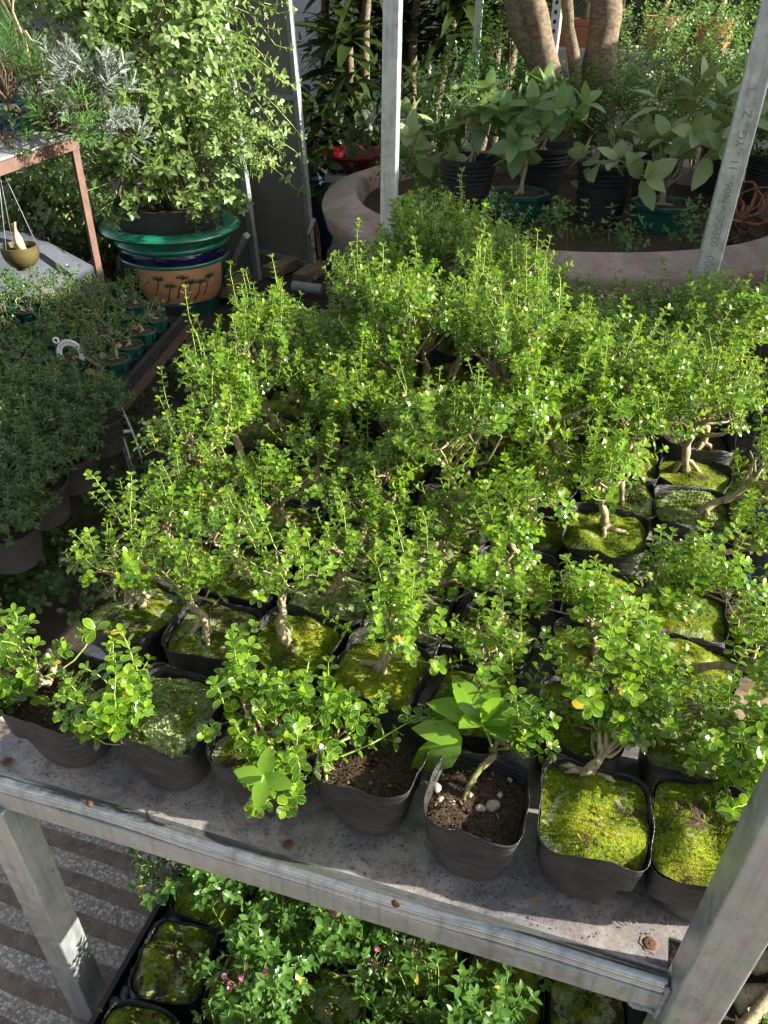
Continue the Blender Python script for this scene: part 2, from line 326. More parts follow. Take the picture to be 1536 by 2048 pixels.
M['deadleaf'] = plain('deadleaf', (0.38, 0.20, 0.08, 1), 0.8)

def ground_mat():
    t = NT('paving'); ge = t.n('ShaderNodeNewGeometry'); V = ge.outputs['Position']
    vo = t.n('ShaderNodeTexVoronoi'); vo.inputs['Scale'].default_value = 150; t.l(V, vo.inputs['Vector'])
    sc = t.n('ShaderNodeSeparateColor'); t.l(vo.outputs['Color'], sc.inputs[0])
    n = t.noise(V, 9, 5, 0.6)
    peb = t.ramp(sc.outputs[0], [(0.0, (0.17, 0.14, 0.12, 1)), (0.45, (0.46, 0.41, 0.36, 1)), (0.8, (0.68, 0.63, 0.57, 1)), (1.0, (0.80, 0.77, 0.73, 1))])
    peb = t.mix(t.ramp(vo.outputs['Distance'], [(0.35, G(0)), (0.62, G(0.7))]), peb, (0.12, 0.10, 0.085, 1))
    peb = t.mix(0.35, peb, t.ramp(n, [(0.3, (0.32, 0.275, 0.235, 1)), (0.7, (0.62, 0.57, 0.52, 1))]))
    v2 = t.n('ShaderNodeTexVoronoi'); v2.inputs['Scale'].default_value = 260; t.l(V, v2.inputs['Vector'])
    s2 = t.n('ShaderNodeSeparateColor'); t.l(v2.outputs['Color'], s2.inputs[0])
    band = t.ramp(t.noise(V, 30, 5, 0.65), [(0.3, (0.14, 0.105, 0.08, 1)), (0.7, (0.28, 0.22, 0.175, 1))])
    band = t.mix(t.ramp(s2.outputs[0], [(0.90, G(0)), (0.97, G(0.5))]), band, (0.4, 0.37, 0.34, 1))
    # stripes: mapping of world XY along the normal of the bands
    sx = t.n('ShaderNodeSeparateXYZ'); t.l(V, sx.inputs[0])
    wob = t.math('MULTIPLY', t.math('SUBTRACT', t.noise(V, 12, 3, 0.5), 0.5), 0.012)
    s = t.math('ADD', t.math('ADD', t.math('MULTIPLY', sx.outputs[0], STRN[0]), t.math('MULTIPLY', sx.outputs[1], STRN[1])), wob)
    fr = t.math('FRACT', t.math('DIVIDE', t.math('ADD', s, STRO), STRP))
    k = t.math('SMOOTH_MIN', t.math('MULTIPLY', t.math('SUBTRACT', fr, STRW), 40.0), 1.0)
    k = t.math('MAXIMUM', k, 0.0)
    col = t.mix(k, band, peb)
    h = t.mix(k, G(0.3), vo.outputs['Distance'])
    return t.done(t.bsdf(col, 0.8, 0, 0.3, t.bump(h, 0.6, 0.003)))
STRN = (0.0, 1.0); STRP = 0.071; STRO = -0.013; STRW = 0.46
M['ground'] = ground_mat()

# ------------------------------------------------------------------ mesh helpers
def link(ob, parent=None):
    COL.objects.link(ob)
    if parent is not None: ob.parent = parent
    return ob
def mesh_np(name, V, polys_flat, totals, mat, parent=None, luv=None, smooth=True):
    me = bpy.data.meshes.new(name)
    V = np.asarray(V, dtype=np.float32); me.vertices.add(len(V)); me.vertices.foreach_set('co', V.ravel())
    pf = np.asarray(polys_flat, dtype=np.int32); tt = np.asarray(totals, dtype=np.int32)
    me.loops.add(len(pf)); me.loops.foreach_set('vertex_index', pf)
    me.polygons.add(len(tt)); me.polygons.foreach_set('loop_start', np.concatenate([[0], np.cumsum(tt)[:-1]]).astype(np.int32))
    me.polygons.foreach_set('loop_total', tt)
    me.polygons.foreach_set('use_smooth', np.full(len(tt), smooth))
    if luv is not None:
        a = me.attributes.new('luv', 'FLOAT_VECTOR', 'POINT'); a.data.foreach_set('vector', np.asarray(luv, dtype=np.float32).ravel())
    me.update(calc_edges=True)
    mats = mat if isinstance(mat, (list, tuple)) else [mat]
    for mm in mats: me.materials.append(mm)
    return link(bpy.data.objects.new(name, me), parent)
class Geo:
    def __init__(s): s.V = []; s.F = []; s.T = []; s.n = 0; s.mi = []; s.cur = 0
    def add(s, V, faces):
        s.V.append(np.asarray(V, dtype=float))
        for f in faces:
            s.F.extend([i+s.n for i in f]); s.T.append(len(f)); s.mi.append(s.cur)
        s.n += len(V)
    def box(s, c, d, rot=0.0, M3=None):
        c = np.array(c, float); d = np.array(d, float)/2
        P = np.array([[x, y, z] for x in (-1, 1) for y in (-1, 1) for z in (-1, 1)], float)*d
        if M3 is not None: P = P@np.array(M3).T
        if rot:
            cr, sr = math.cos(rot), math.sin(rot); P = P@np.array([[cr, sr, 0], [-sr, cr, 0], [0, 0, 1]])
        s.add(P+c, [(0, 1, 3, 2), (4, 6, 7, 5), (0, 4, 5, 1), (2, 3, 7, 6), (0, 2, 6, 4), (1, 5, 7, 3)])
    def beam(s, a, b, w, h, up=(0, 0, 1)):
        a = np.array(a, float); b = np.array(b, float); d = b-a; L = np.linalg.norm(d); d /= L
        u = np.array(up, float); x = np.cross(d, u)
        if np.linalg.norm(x) < 1e-4: x = np.array([1.0, 0, 0])
        x /= np.linalg.norm(x); u = np.cross(x, d)
        s.box((a+b)/2, (w, L, h), M3=np.stack([x, d, u], 1))
    def tube(s, pts, rad, k=6, rough=0.0, rng=None, cap=True):
        pts = np.asarray(pts, float); n = len(pts); rad = np.broadcast_to(np.asarray(rad, float), (n,))
        T = np.gradient(pts, axis=0); T /= np.maximum(np.linalg.norm(T, axis=1), 1e-9)[:, None]
        ref = np.array([0.3, 0.9, 0.1]); 
        if abs(T[0]@ref) > 0.9: ref = np.array([1.0, 0, 0])
        x = np.cross(T[0], ref); x /= np.linalg.norm(x); V = []
        an = np.arange(k)*2*math.pi/k
        for i in range(n):
            x = x - T[i]*(x@T[i]); x /= np.linalg.norm(x); y = np.cross(T[i], x)
            rr = np.full(k, rad[i])
            if rough and rng is not None: rr = rr*(1+rng.uniform(-rough, rough, k))
            V.append(pts[i]+np.outer(np.cos(an)*rr, x)+np.outer(np.sin(an)*rr, y))
        F = []
        for i in range(n-1):
            for j in range(k):
                F.append((i*k+j, i*k+(j+1) % k, (i+1)*k+(j+1) % k, (i+1)*k+j))
        if cap and k > 2: F.append(tuple(range(k))[::-1]); F.append(tuple((n-1)*k+j for j in range(k)))
        s.add(np.concatenate(V), F)
    def lathe(s, prof, k=48, c=(0, 0, 0), rfun=None):
        V = []; an = np.arange(k)*2*math.pi/k
        for (r, z) in prof:
            rr = np.full(k, r) if rfun is None else rfun(an, r, z)
            V.append(np.stack([np.cos(an)*rr, np.sin(an)*rr, np.full(k, z)], 1)+np.array(c))
        F = []
        for i in range(len(prof)-1):
            for j in range(k): F.append((i*k+j, i*k+(j+1) % k, (i+1)*k+(j+1) % k, (i+1)*k+j))
        s.add(np.concatenate(V), F)
    def build(s, name, mat, parent=None, smooth=False):
        o = mesh_np(name, np.concatenate(s.V), s.F, s.T, mat, parent, smooth=smooth)
        if any(s.mi): o.data.polygons.foreach_set('material_index', np.array(s.mi, dtype=np.int32))
        return o
def autosmooth(o, deg=40):
    me = o.data
    me.polygons.foreach_set('use_smooth', np.full(len(me.polygons), True))
    me.set_sharp_from_angle(angle=R(deg)); return o
def bevel(o, wd, seg=2):
    md = o.modifiers.new('b', 'BEVEL'); md.width = wd; md.segments = seg; md.limit_method = 'ANGLE'; return o

def leaf_tpl(st=((.22, .62), (.5, 1.0), (.8, .72)), fold=0.12):
    V = [(0, 0, 0)]; U = [(0, 0)]
    for t, wd in st:
        for sx in (-1, 0, 1): V.append((sx*wd*0.5, t, abs(sx)*fold*wd)); U.append((sx, t))
    V.append((0, 1, 0)); U.append((0, 1)); n = len(st); F = [(0, 2, 1), (0, 3, 2)]
    for i in range(n-1):
        b = 1+3*i
        F += [(b, b+1, b+4, b+3), (b+1, b+2, b+5, b+4)]
    b = 1+3*(n-1); F += [(b, b+1, b+3), (b+1, b+2, b+3)]
    return np.array(V, float), np.array(U, float), F
T_OBO = leaf_tpl(((.16, .42), (.42, .86), (.68, 1.0), (.90, .62)), 0.10)      # rounded boxwood-like
T_OVA = leaf_tpl(((.14, .60), (.38, 1.0), (.68, .78), (.88, .36)), 0.10)      # pointed oval
T_LOW = leaf_tpl(((.3, .9), (.7, .85)), 0.12)
T_LAN = leaf_tpl(((.2, .85), (.55, 1.0)), 0.15)
def leaves(name, L, mat, parent, tpl=T_OBO, seed=0):
    """L rows: pos(3) dir(3) nrm(3) length width rand curl"""
    L = np.asarray(L, float); N = len(L); tv, tu, tf = tpl; k = len(tv)
    P = L[:, 0:3]; D = L[:, 3:6]; D = D/np.maximum(np.linalg.norm(D, axis=1), 1e-9)[:, None]
    Nn = L[:, 6:9]; Nn = Nn-D*np.sum(Nn*D, 1)[:, None]; nl = np.linalg.norm(Nn, axis=1)
    bad = nl < 1e-5; Nn[bad] = np.cross(D[bad], [0.31, 0.7, 0.2]); Nn /= np.linalg.norm(Nn, axis=1)[:, None]
    X = np.cross(D, Nn); ln = L[:, 9]; wd = L[:, 10]; cu = L[:, 12]
    a = tv[None, :, 1]*np.ones((N, 1)); z = tv[None, :, 2]*wd[:, None]-(a**1.7)*(cu*ln)[:, None]
    a = a*(1-0.25*np.abs(cu)[:, None]*a)
    V = P[:, None, :]+D[:, None, :]*(a*ln[:, None])[:, :, None]+X[:, None, :]*(tv[None, :, 0]*wd[:, None])[:, :, None]+Nn[:, None, :]*z[:, :, None]
    luv = np.zeros((N, k, 3)); luv[:, :, 0:2] = tu[None]; luv[:, :, 2] = L[:, 11][:, None]
    one = np.concatenate([np.array(f) for f in tf]); tot = np.array([len(f) for f in tf])
    flat = (one[None]+np.arange(N)[:, None]*k).ravel(); tt = np.tile(tot, N)
    return mesh_np(name, V.reshape(-1, 3), flat, tt, mat, parent, luv.reshape(-1, 3))
def nrm(v): v = np.asarray(v, float); return v/max(np.linalg.norm(v), 1e-9)
def curve(a, b, n=5, bow=0.15, rng=None, up=0.0):
    a = np.array(a, float); b = np.array(b, float); t = np.linspace(0, 1, n)[:, None]
    L = np.linalg.norm(b-a); off = rng.normal(0, 1, 3)*bow*L; off[2] += up*L
    return a+(b-a)*t+np.sin(t*math.pi)*off+(rng.normal(0, 1, (n, 3))*bow*0.15*L)*np.sin(t*math.pi)

def grow_shoot(L, geo, p, d, length, rng, leaf, wr=0.62, gap=0.8, stem=0.0007, curl=0.25, young=0.5, alt=False, spread=1.0, k=3, pet=0.12, droop=0.0):
    """adds a thin stem and its leaves"""
    n = max(2, int(length/(leaf*gap))); d = nrm(d); pts = [np.array(p, float)]; cur = np.array(d)
    az = rng.uniform(0, 6.28)
    for i in range(n):
        cur = nrm(cur+rng.normal(0, 0.10, 3)+np.array([0, 0, 0.06-droop])); pts.append(pts[-1]+cur*length/n)
        x = nrm(np.cross(cur, [0.2, 0.5, 0.1+abs(cur[0])])); y = np.cross(cur, x)
        fr = (i+1)/n; az += (2.4 if alt else math.pi/2)+rng.normal(0, 0.2)
        sz = leaf*(1.0-0.30*abs(fr-0.45)*1.3)*rng.uniform(0.8, 1.15)
        for s in ((0,) if alt else (0, math.pi)):
            if rng.random() < 0.06: continue
            o = x*math.cos(az+s)+y*math.sin(az+s)
            el = (0.30+0.45*fr)/spread+rng.normal(0, 0.12)
            dd = nrm(o*1.0+cur*el+rng.normal(0, 0.1, 3)); nn = cur*1.0-o*el*0.5+np.array([0, 0, 0.5])+rng.normal(0, 0.15, 3)
            yel = 0.99 if rng.random() < 0.012 else min(0.95, max(0, rng.normal(0.35+young*fr*0.55, 0.16)))
            L.append(np.concatenate([pts[-1]+dd*leaf*pet*0.3, dd, nn, [sz, sz*wr*rng.uniform(0.88, 1.1), yel, curl*rng.uniform(0.3, 1.6)]]))
    for s in (0, math.pi):      # terminal pair, upright
        o = x*math.cos(az+1.5+s)+y*math.sin(az+1.5+s); dd = nrm(o*0.55+cur)
        L.append(np.concatenate([pts[-1], dd, cur-o, [leaf*0.75, leaf*0.75*wr*0.9, 0.92, curl*0.8]]))
    if geo is not None: geo.tube(pts, np.linspace(stem, stem*0.6, len(pts)), k, cap=False)

# ------------------------------------------------------------------ tags
def tag(o, label=None, cat=None, group=None, kind=None):
    if label: o['label'] = label
    if cat: o['category'] = cat
    if group: o['group'] = group
    if kind: o['kind'] = kind
    return o
def empty(name, loc=(0, 0, 0), rz=0.0, **kw):
    o = bpy.data.objects.new(name, None); o.empty_display_size = 0.05; o.location = loc; o.rotation_euler = (0, 0, rz); COL.objects.link(o)
    return tag(o, **kw)
def copy_thing(o, loc, rz, scale=1.0, label=None, sc3=None):
    c = o.copy(); COL.objects.link(c); c.location = loc; c.rotation_euler = (0, 0, rz); c.scale = sc3 or (scale, scale, scale)
    if label: c['label'] = label
    for ch in o.children:
        d = ch.copy(); COL.objects.link(d); d.parent = c
        for g in ch.children:
            e = g.copy(); COL.objects.link(e); e.parent = d
    return c
ORD = ['first', 'second', 'third', 'fourth', 'fifth', 'sixth', 'seventh', 'eighth', 'ninth', 'tenth', 'eleventh', 'twelfth', 'thirteenth', 'fourteenth']

# ------------------------------------------------------------------ ground and far setting
g = Geo(); g.add([(-14, -3, 0), (10, -3, 0), (10, 22, 0), (-14, 22, 0)], [(0, 1, 2, 3)])
tag(g.build('ground', M['ground']), kind='structure')
g = Geo(); g.add([(-14, 1.15, .004), (-.80, 1.15, .004), (-.80, 1.45, .004), (10, 1.45, .004), (10, 22, .004), (-14, 22, .004)], [(0, 1, 2, 3, 4, 5)])  # dark sheet over the paving, painting in the shade on the far ground
M['shaded_ground'] = stone_like('shaded_ground', (0.018, 0.014, 0.011, 1), (0.065, 0.050, 0.038, 1), 6, 0.95, 0.8)
tag(g.build('shade_sheet', M['shaded_ground']), kind='structure')

# ------------------------------------------------------------------ the galvanised table
TZ = 0.72                      # top of the shelf sheet
X0, X1, YF, YB = -0.72, 0.188, 0.448, 2.12
table = empty('plant_table', (0, 0, 0), label='galvanised steel plant table crowded with small shrubs in black bags', cat='table')
def yshape(PROF, XL=X0):
    # sheet with a rolled front edge: profile in Y,Z swept along X
    prof = PROF
    xs = np.linspace(XL, X1, 60); V = []; F = []; n = len(prof); rg = np.random.default_rng(5)
    for i, x in enumerate(xs):
        wv = 0.0012*math.sin(x*9)+0.0008*math.sin(x*23+1)
        for j, (y, z) in enumerate(prof): V.append((x, y+(wv if y < .488 else 0), z+(0.0006*math.sin(x*14+2) if y < .4924 else 0)))
    for i in range(len(xs)-1):
        for j in range(n-1): F.append((i*n+j, i*n+j+1, (i+1)*n+j+1, (i+1)*n+j))
    g = Geo(); g.add(V, F)
    if PROF[0][0] < 1: return g
    g.box(((X0+0.27)/2, (YB+0.53)/2, TZ-0.005), (0.27-X0, YB-0.53, 0.005)); return g
sheet = autosmooth(yshape([(YB, TZ), (0.52, TZ), (0.504, TZ-0.0004), (0.4925, TZ-0.0016)]).build('shelf_sheet', M['shelf'], table), 50)
t_ = np.linspace(0.15*math.pi, 1.25*math.pi, 12)
autosmooth(yshape([(0.4925, TZ-0.0016), (0.4895, TZ-0.0015)]+[(0.4790+0.0075*math.cos(a), TZ-0.0045+0.0075*math.sin(a)) for a in t_]+[(0.4715, TZ-0.0115), (0.4722, TZ-0.018)], -.80).build('rolled_edge', M['galv_bright'], table), 60)
g = Geo(); g.box(((-.80+0.19)/2, 0.4850, TZ-0.037), (0.19+.80, 0.030, 0.038)); bevel(g.build('front_rail', M['galv'], table), 0.002)
for o in table.children:      # the front edge runs slightly askew
    for v in o.data.vertices:
        if v.co.y < .53: v.co.y -= (.195-v.co.x)*.0205*min(1, (.53-v.co.y)/.02)
g = Geo(); g.box((-0.255, YB-0.02, TZ-0.03), (0.80, 0.03, 0.04)); g.box((X0+0.03, 1.29, TZ-0.03), (0.03, 1.60, 0.04)); g.box((X1-0.03, 1.29, TZ-0.03), (0.03, 1.60, 0.04))
g.build('under_frame', M['galv'], table)
def post(x0, x1, y0, y1, z0, z1, name='post', mat='galv'):
    g = Geo(); g.box(((x0+x1)/2, (y0+y1)/2, (z0+z1)/2), (x1-x0, y1-y0, z1-z0)); return bevel(g.build(name, M[mat], table), 0.0035, 3)
post(0.1915, 0.243, 0.452, 0.502, 0, 2.4)
post(-0.732, -0.680, 0.4435, 0.4925, 0, TZ-0.057, 'leg')
post(-0.664, -0.622, 2.055, 2.085, 0, 2.6, 'post', 'galv_light')
pr = post(0.158, 0.210, 2.015, 2.055, 0, 2.6, 'post', 'galv_light')
# weld beads and the gap at the right end
g = Geo(); rg = np.random.default_rng(3)
for k in range(16): 
    z = TZ-0.062+k*0.0042; g.lathe([(0.0005, -0.003), (0.0035, -0.001), (0.0035, 0.001), (0.0005, 0.003)], 8, (0.1895+rg.uniform(-.001, .001), 0.4695+rg.uniform(-.001, .001), z))
for k in range(9):
    g.lathe([(0.0005, -0.003), (0.004, -0.001), (0.004, 0.001), (0.0005, 0.003)], 8, (0.160+k*0.0036, 0.4695+rg.uniform(-.001, .001), TZ-0.055+rg.uniform(-.0015, .0015)))
g.build('weld', M['concrete'], table, True)
def bolt(px, py, r=0.0075, stain=True, rivet=False):
    p = A(px, py, TZ)
    g = Geo()
    if stain:
        an = np.arange(28)*2*math.pi/28; rr = np.array([r*1.25*(1+0.06*math.sin(3*a+px)+0.08*math.sin(7*a+py)) for a in an])
        g.add(np.concatenate([[[p[0], p[1], TZ+0.0006]], np.stack([p[0]+np.cos(an)*rr*1.2, p[1]+np.sin(an)*rr, np.full(28, TZ+0.0006)], 1)]), [(0, 1+i, 1+(i+1) % 28) for i in range(28)])
        g.build('rust_stain', M['rust_stain'], table)
    g = Geo(); k = 20
    g.lathe([(r*1.05, 0), (r, 0.0006), (r*0.75, 0.0010), (r*0.3, 0.0012), (0.0003, 0.0010)], k, (p[0], p[1], TZ+0.0008), lambda an, rr, z: rr*(1+0.05*np.sin(an*5+px)))
    g.box((p[0], p[1], TZ+0.0018), (r*0.9, 0.0012, 0.0006), 0.6); g.box((p[0], p[1], TZ+0.0019), (0.0012, r*0.9, 0.0006), 0.6)
    g.build('screw', M['rust'], table, True)
bolt(15, 1524, 0.0065); bolt(577, 1690, 0.0065); bolt(1300, 1888, 0.0075)
g = Geo()
for (px, py) in ((180, 1606), (792, 1806)):
    p = AY(px, py, 0.4690 - (.195-AY(px, py, .469)[0])*.0205); g.lathe([(0.006, 0), (0.0045, 0.003), (0.0003, 0.004)], 14)
    V = g.V[-1]; g.V[-1] = np.stack([V[:, 0]+p[0], p[1]-V[:, 2], V[:, 1]*1.2+p[2]], 1)
g.build('rust_hole', M['rust'], table, True)
# stamped text on the rear right post
def text(body, size, loc, M3, parent, mat, name='lettering', depth=0.0004):
    c = bpy.data.curves.new(name, 'FONT'); c.body = body; c.size = size; c.extrude = depth; c.align_x = 'LEFT'; c.resolution_u = 3
    o = bpy.data.objects.new('tmp', c); COL.objects.link(o)
    dg = bpy.context.evaluated_depsgraph_get(); me = bpy.data.meshes.new_from_object(o.evaluated_get(dg))
    COL.objects.unlink(o); bpy.data.objects.remove(o)
    q = bpy.data.objects.new(name, me); me.materials.clear(); me.materials.append(M[mat]); link(q, parent)
    mm = Matrix.Identity(4)
    for i in range(3):
        for j in range(3): mm[i][j] = M3[i][j]
        mm[i][3] = loc[i]
    me.transform(mm); return q
# text runs upward (local x -> +Z), glyph up -> -X ; faces -Y
text('0000 . 02ECC - N06 - 11 - YG - Z', 0.026, (0.192, 2.0149, TZ+0.31), ((0, -1, 0), (0, 0, -1), (1, 0, 0)), pr, 'ink')

# ------------------------------------------------------------------ grow bags, soil, moss
def ss(an, r, p):
    return r/((np.abs(np.cos(an))**p+np.abs(np.sin(an))**p)**(1/p))
def smooth_noise(rng, n, k, amp):
    t = np.arange(n)*2*math.pi/n; o = np.zeros(n)
    for f in range(1, k+1): o += rng.normal(0, 1)/f**0.7*np.sin(f*t+rng.uniform(0, 6.28))
    return o/max(1e-6, np.abs(o).max())*amp
def make_bag(root, seed, top=0.064, bot=0.044, h=0.105, soil=0.018, kind='moss', rimamp=0.006, dome=0.012, ntuft=2300, mat='bag', flare=0.0):
    rng = np.random.default_rng(seed); k = 72; an = np.arange(k)*2*math.pi/k+0.02
    zt = h+smooth_noise(rng, k, 7, rimamp)+smooth_noise(rng, k, 22, rimamp*.28)+rng.normal(0, 0.0005, k)
    out = smooth_noise(rng, k, 6, 0.0040); ang = rng.uniform(0, 6.28)
    crease = [(rng.uniform(0.25, 0.98), rng.uniform(0, 6.28), rng.uniform(0.4, 1.6), rng.uniform(0.0004, 0.0017)) for _ in range(46)]
    V = []; F = []; prof = [0.0, 0.012, 0.035, 0.08, 0.16, 0.26, 0.37, 0.48, 0.58, 0.66, 0.73, 0.79, 0.85, 0.90, 0.95, 1.0]
    rb = [0.78, 0.92, 0.985, 1.0]
    for j, t in enumerate(prof):
        r0 = bot+(top-bot)*(t**0.72)+flare*t**4
        if j < 4: r0 *= rb[j]
        p = 2.2+3.4*t**1.1; r = ss(an, r0, p)
        c = np.zeros(k)
        for (ct, ph, wd, am) in crease:
            dth = np.abs((an-ph+math.pi) % (2*math.pi)-math.pi)
            c += am*np.exp(-((t-ct-0.05*np.sin(an*2+ph))/0.030)**2)*np.exp(-(dth/wd)**2)*(1 if t > 0.2 else 0.3)
        r = r-c+out*t**2+np.sin(an*9+ang)*0.0007*t
        z = t*zt+(0.0 if t > 0.02 else 0)
        V.append(np.stack([np.cos(an)*r, np.sin(an)*r, z], 1)); last = r
    inner = [0.0, 0.012, 0.03, 0.05]
    for dz in inner:
        r = last-0.0010-dz*0.10+rng.normal(0, 0.0002, k)
        V.append(np.stack([np.cos(an)*r, np.sin(an)*r, zt-dz-0.0002], 1))
    nr = len(V); VV = np.concatenate(V)
    for i in range(nr-1):
        for j in range(k): F.append((i*k+j, i*k+(j+1) % k, (i+1)*k+(j+1) % k, (i+1)*k+j))
    F.append(tuple(range(k))[::-1])
    g = Geo(); g.add(VV, F); g.build('grow_bag', M[mat], root, True)
    # soil disc
    ts = max(0.2, (h-soil-.004)/h); rts = bot+(top-bot)*(ts**0.72)+flare*ts**4; rin = ss(an, rts-.0022, 2.2+3.4*ts**1.1)+out*ts**2*.9; nrg = 15; top = rts; pss = 2.2+3.4*ts**1.1; VS = []; FS = []
    ph = rng.uniform(0, 6.28, 8); fx = rng.uniform(-1, 1, (8, 2))*(70 if kind == 'soil' else 125); am = rng.uniform(0.3, 1, 8)
    def hgt(x, y):
        q = 0
        for i in range(8): q = q+am[i]*np.sin(fx[i, 0]*x+fx[i, 1]*y+ph[i])
        rr = np.sqrt(x*x+y*y)/top
        return (h-soil)+dome*(1-rr**2.2)+q*0.0011*(1.5 if kind == 'soil' else 2.1)
    VS.append(np.array([[0, 0, float(hgt(np.array(0.), np.array(0.)))]]))
    for i in range(1, nrg+1):
        fr = i/nrg; x = np.cos(an)*rin*fr; y = np.sin(an)*rin*fr; z = hgt(x, y)+rng.normal(0, 0.0007 if kind == 'soil' else 0.0005, k)
        VS.append(np.stack([x, y, z], 1))
    for j in range(k): FS.append((0, 1+j, 1+(j+1) % k))
    for i in range(nrg-1):
        for j in range(k): FS.append((1+i*k+j, 1+i*k+(j+1) % k, 1+(i+1)*k+(j+1) % k, 1+(i+1)*k+j)[::-1])
    FS = [f if len(f) == 3 else f[::-1] for f in FS]
    g = Geo(); g.add(np.concatenate(VS), FS)
    so_ = g.build('soil' if kind == 'soil' else 'moss', M['ground_'+kind], root, True)
    if kind != 'soil' and ntuft:
        th = rng.uniform(0, 6.28, ntuft); fr = np.sqrt(rng.uniform(0, 1, ntuft)); rr = ss(th, top-0.004, pss)*fr
        x = np.cos(th)*rr; y = np.sin(th)*rr; clump = np.sin(x*90+ph[0])*np.sin(y*83+ph[1])+np.sin(x*41+ph[2])*np.sin(y*37+ph[3])
        keep = clump > -0.75
        x = x[keep]; y = y[keep]; n = len(x); z = hgt(x, y)-0.0008
        d = np.stack([rng.normal(0, 0.5, n), rng.normal(0, 0.5, n), np.ones(n)], 1); nn = rng.normal(0, 1, (n, 3))
        if kind == 'lichen':
            ln = rng.uniform(0.003, 0.0055, n); wd = rng.uniform(0.0022, 0.004, n); d[:, :2] *= 2.2
        else: ln = rng.uniform(0.0025, 0.0062, n); wd = rng.uniform(0.0008, 0.0015, n)
        L = np.concatenate([np.stack([x, y, z], 1), d, nn, ln[:, None], wd[:, None], rng.uniform(0, 1, (n, 1))**1.5, rng.uniform(0, 0.4, (n, 1))], 1)
        tv = (np.array([(-.5, 0, 0), (.5, 0, 0), (0, 1, 0)], float), np.array([(-1, 0), (1, 0), (0, 1)], float), [(0, 1, 2)])
        if kind == 'lichen': tv = (np.array([(-.3, 0, 0), (.3, 0, 0), (.55, .8, 0), (0, 1, 0), (-.55, .7, 0)], float), np.array([(-1, 0), (1, 0), (1, 1), (0, 1), (-1, 1)], float), [(0, 1, 2, 3, 4)])
        leaves('moss_tufts', L, M['tuft_'+kind], so_, tv)
    n = 13; th = rng.uniform(0, 6.28, n); rr = ss(th, top-0.008, pss)*np.sqrt(rng.uniform(0, 1, n)); x = np.cos(th)*rr; y = np.sin(th)*rr
    L = np.concatenate([np.stack([x, y, hgt(x, y)+.0022], 1), rng.normal(0, 1, (n, 2)), rng.normal(0, .25, (n, 1)), rng.normal(0, .4, (n, 2)), np.ones((n, 1)), rng.uniform(.004, .010, (n, 1)), rng.uniform(.0015, .005, (n, 1)), rng.uniform(0, 1, (n, 1)), rng.uniform(-.4, .4, (n, 1))], 1)
    leaves('litter', L, M['litter'], so_, T_LOW)
    if kind == 'soil':
        n = 700; th = rng.uniform(0, 6.28, n); rr = ss(th, top-0.005, pss)*np.sqrt(rng.uniform(0, 1, n)); x = np.cos(th)*rr; y = np.sin(th)*rr
        L = np.concatenate([np.stack([x, y, hgt(x, y)-.0005], 1), rng.normal(0, 1, (n, 2)), rng.uniform(0, 1.2, (n, 1)), rng.normal(0, 1, (n, 3)), rng.uniform(.002, .005, (n, 1)), rng.uniform(.0015, .0035, (n, 1)), rng.uniform(0, 1, (n, 1)), rng.uniform(-.4, .4, (n, 1))], 1)
        leaves('crumbs', L, M['ground_soil'], so_, (np.array([(-.3, 0, 0), (.3, 0, 0), (.55, .8, 0), (0, 1, .2), (-.55, .7, 0)], float), np.array([(-1, 0), (1, 0), (1, 1), (0, 1), (-1, 1)], float), [(0, 1, 2, 3, 4)]))
    return hgt

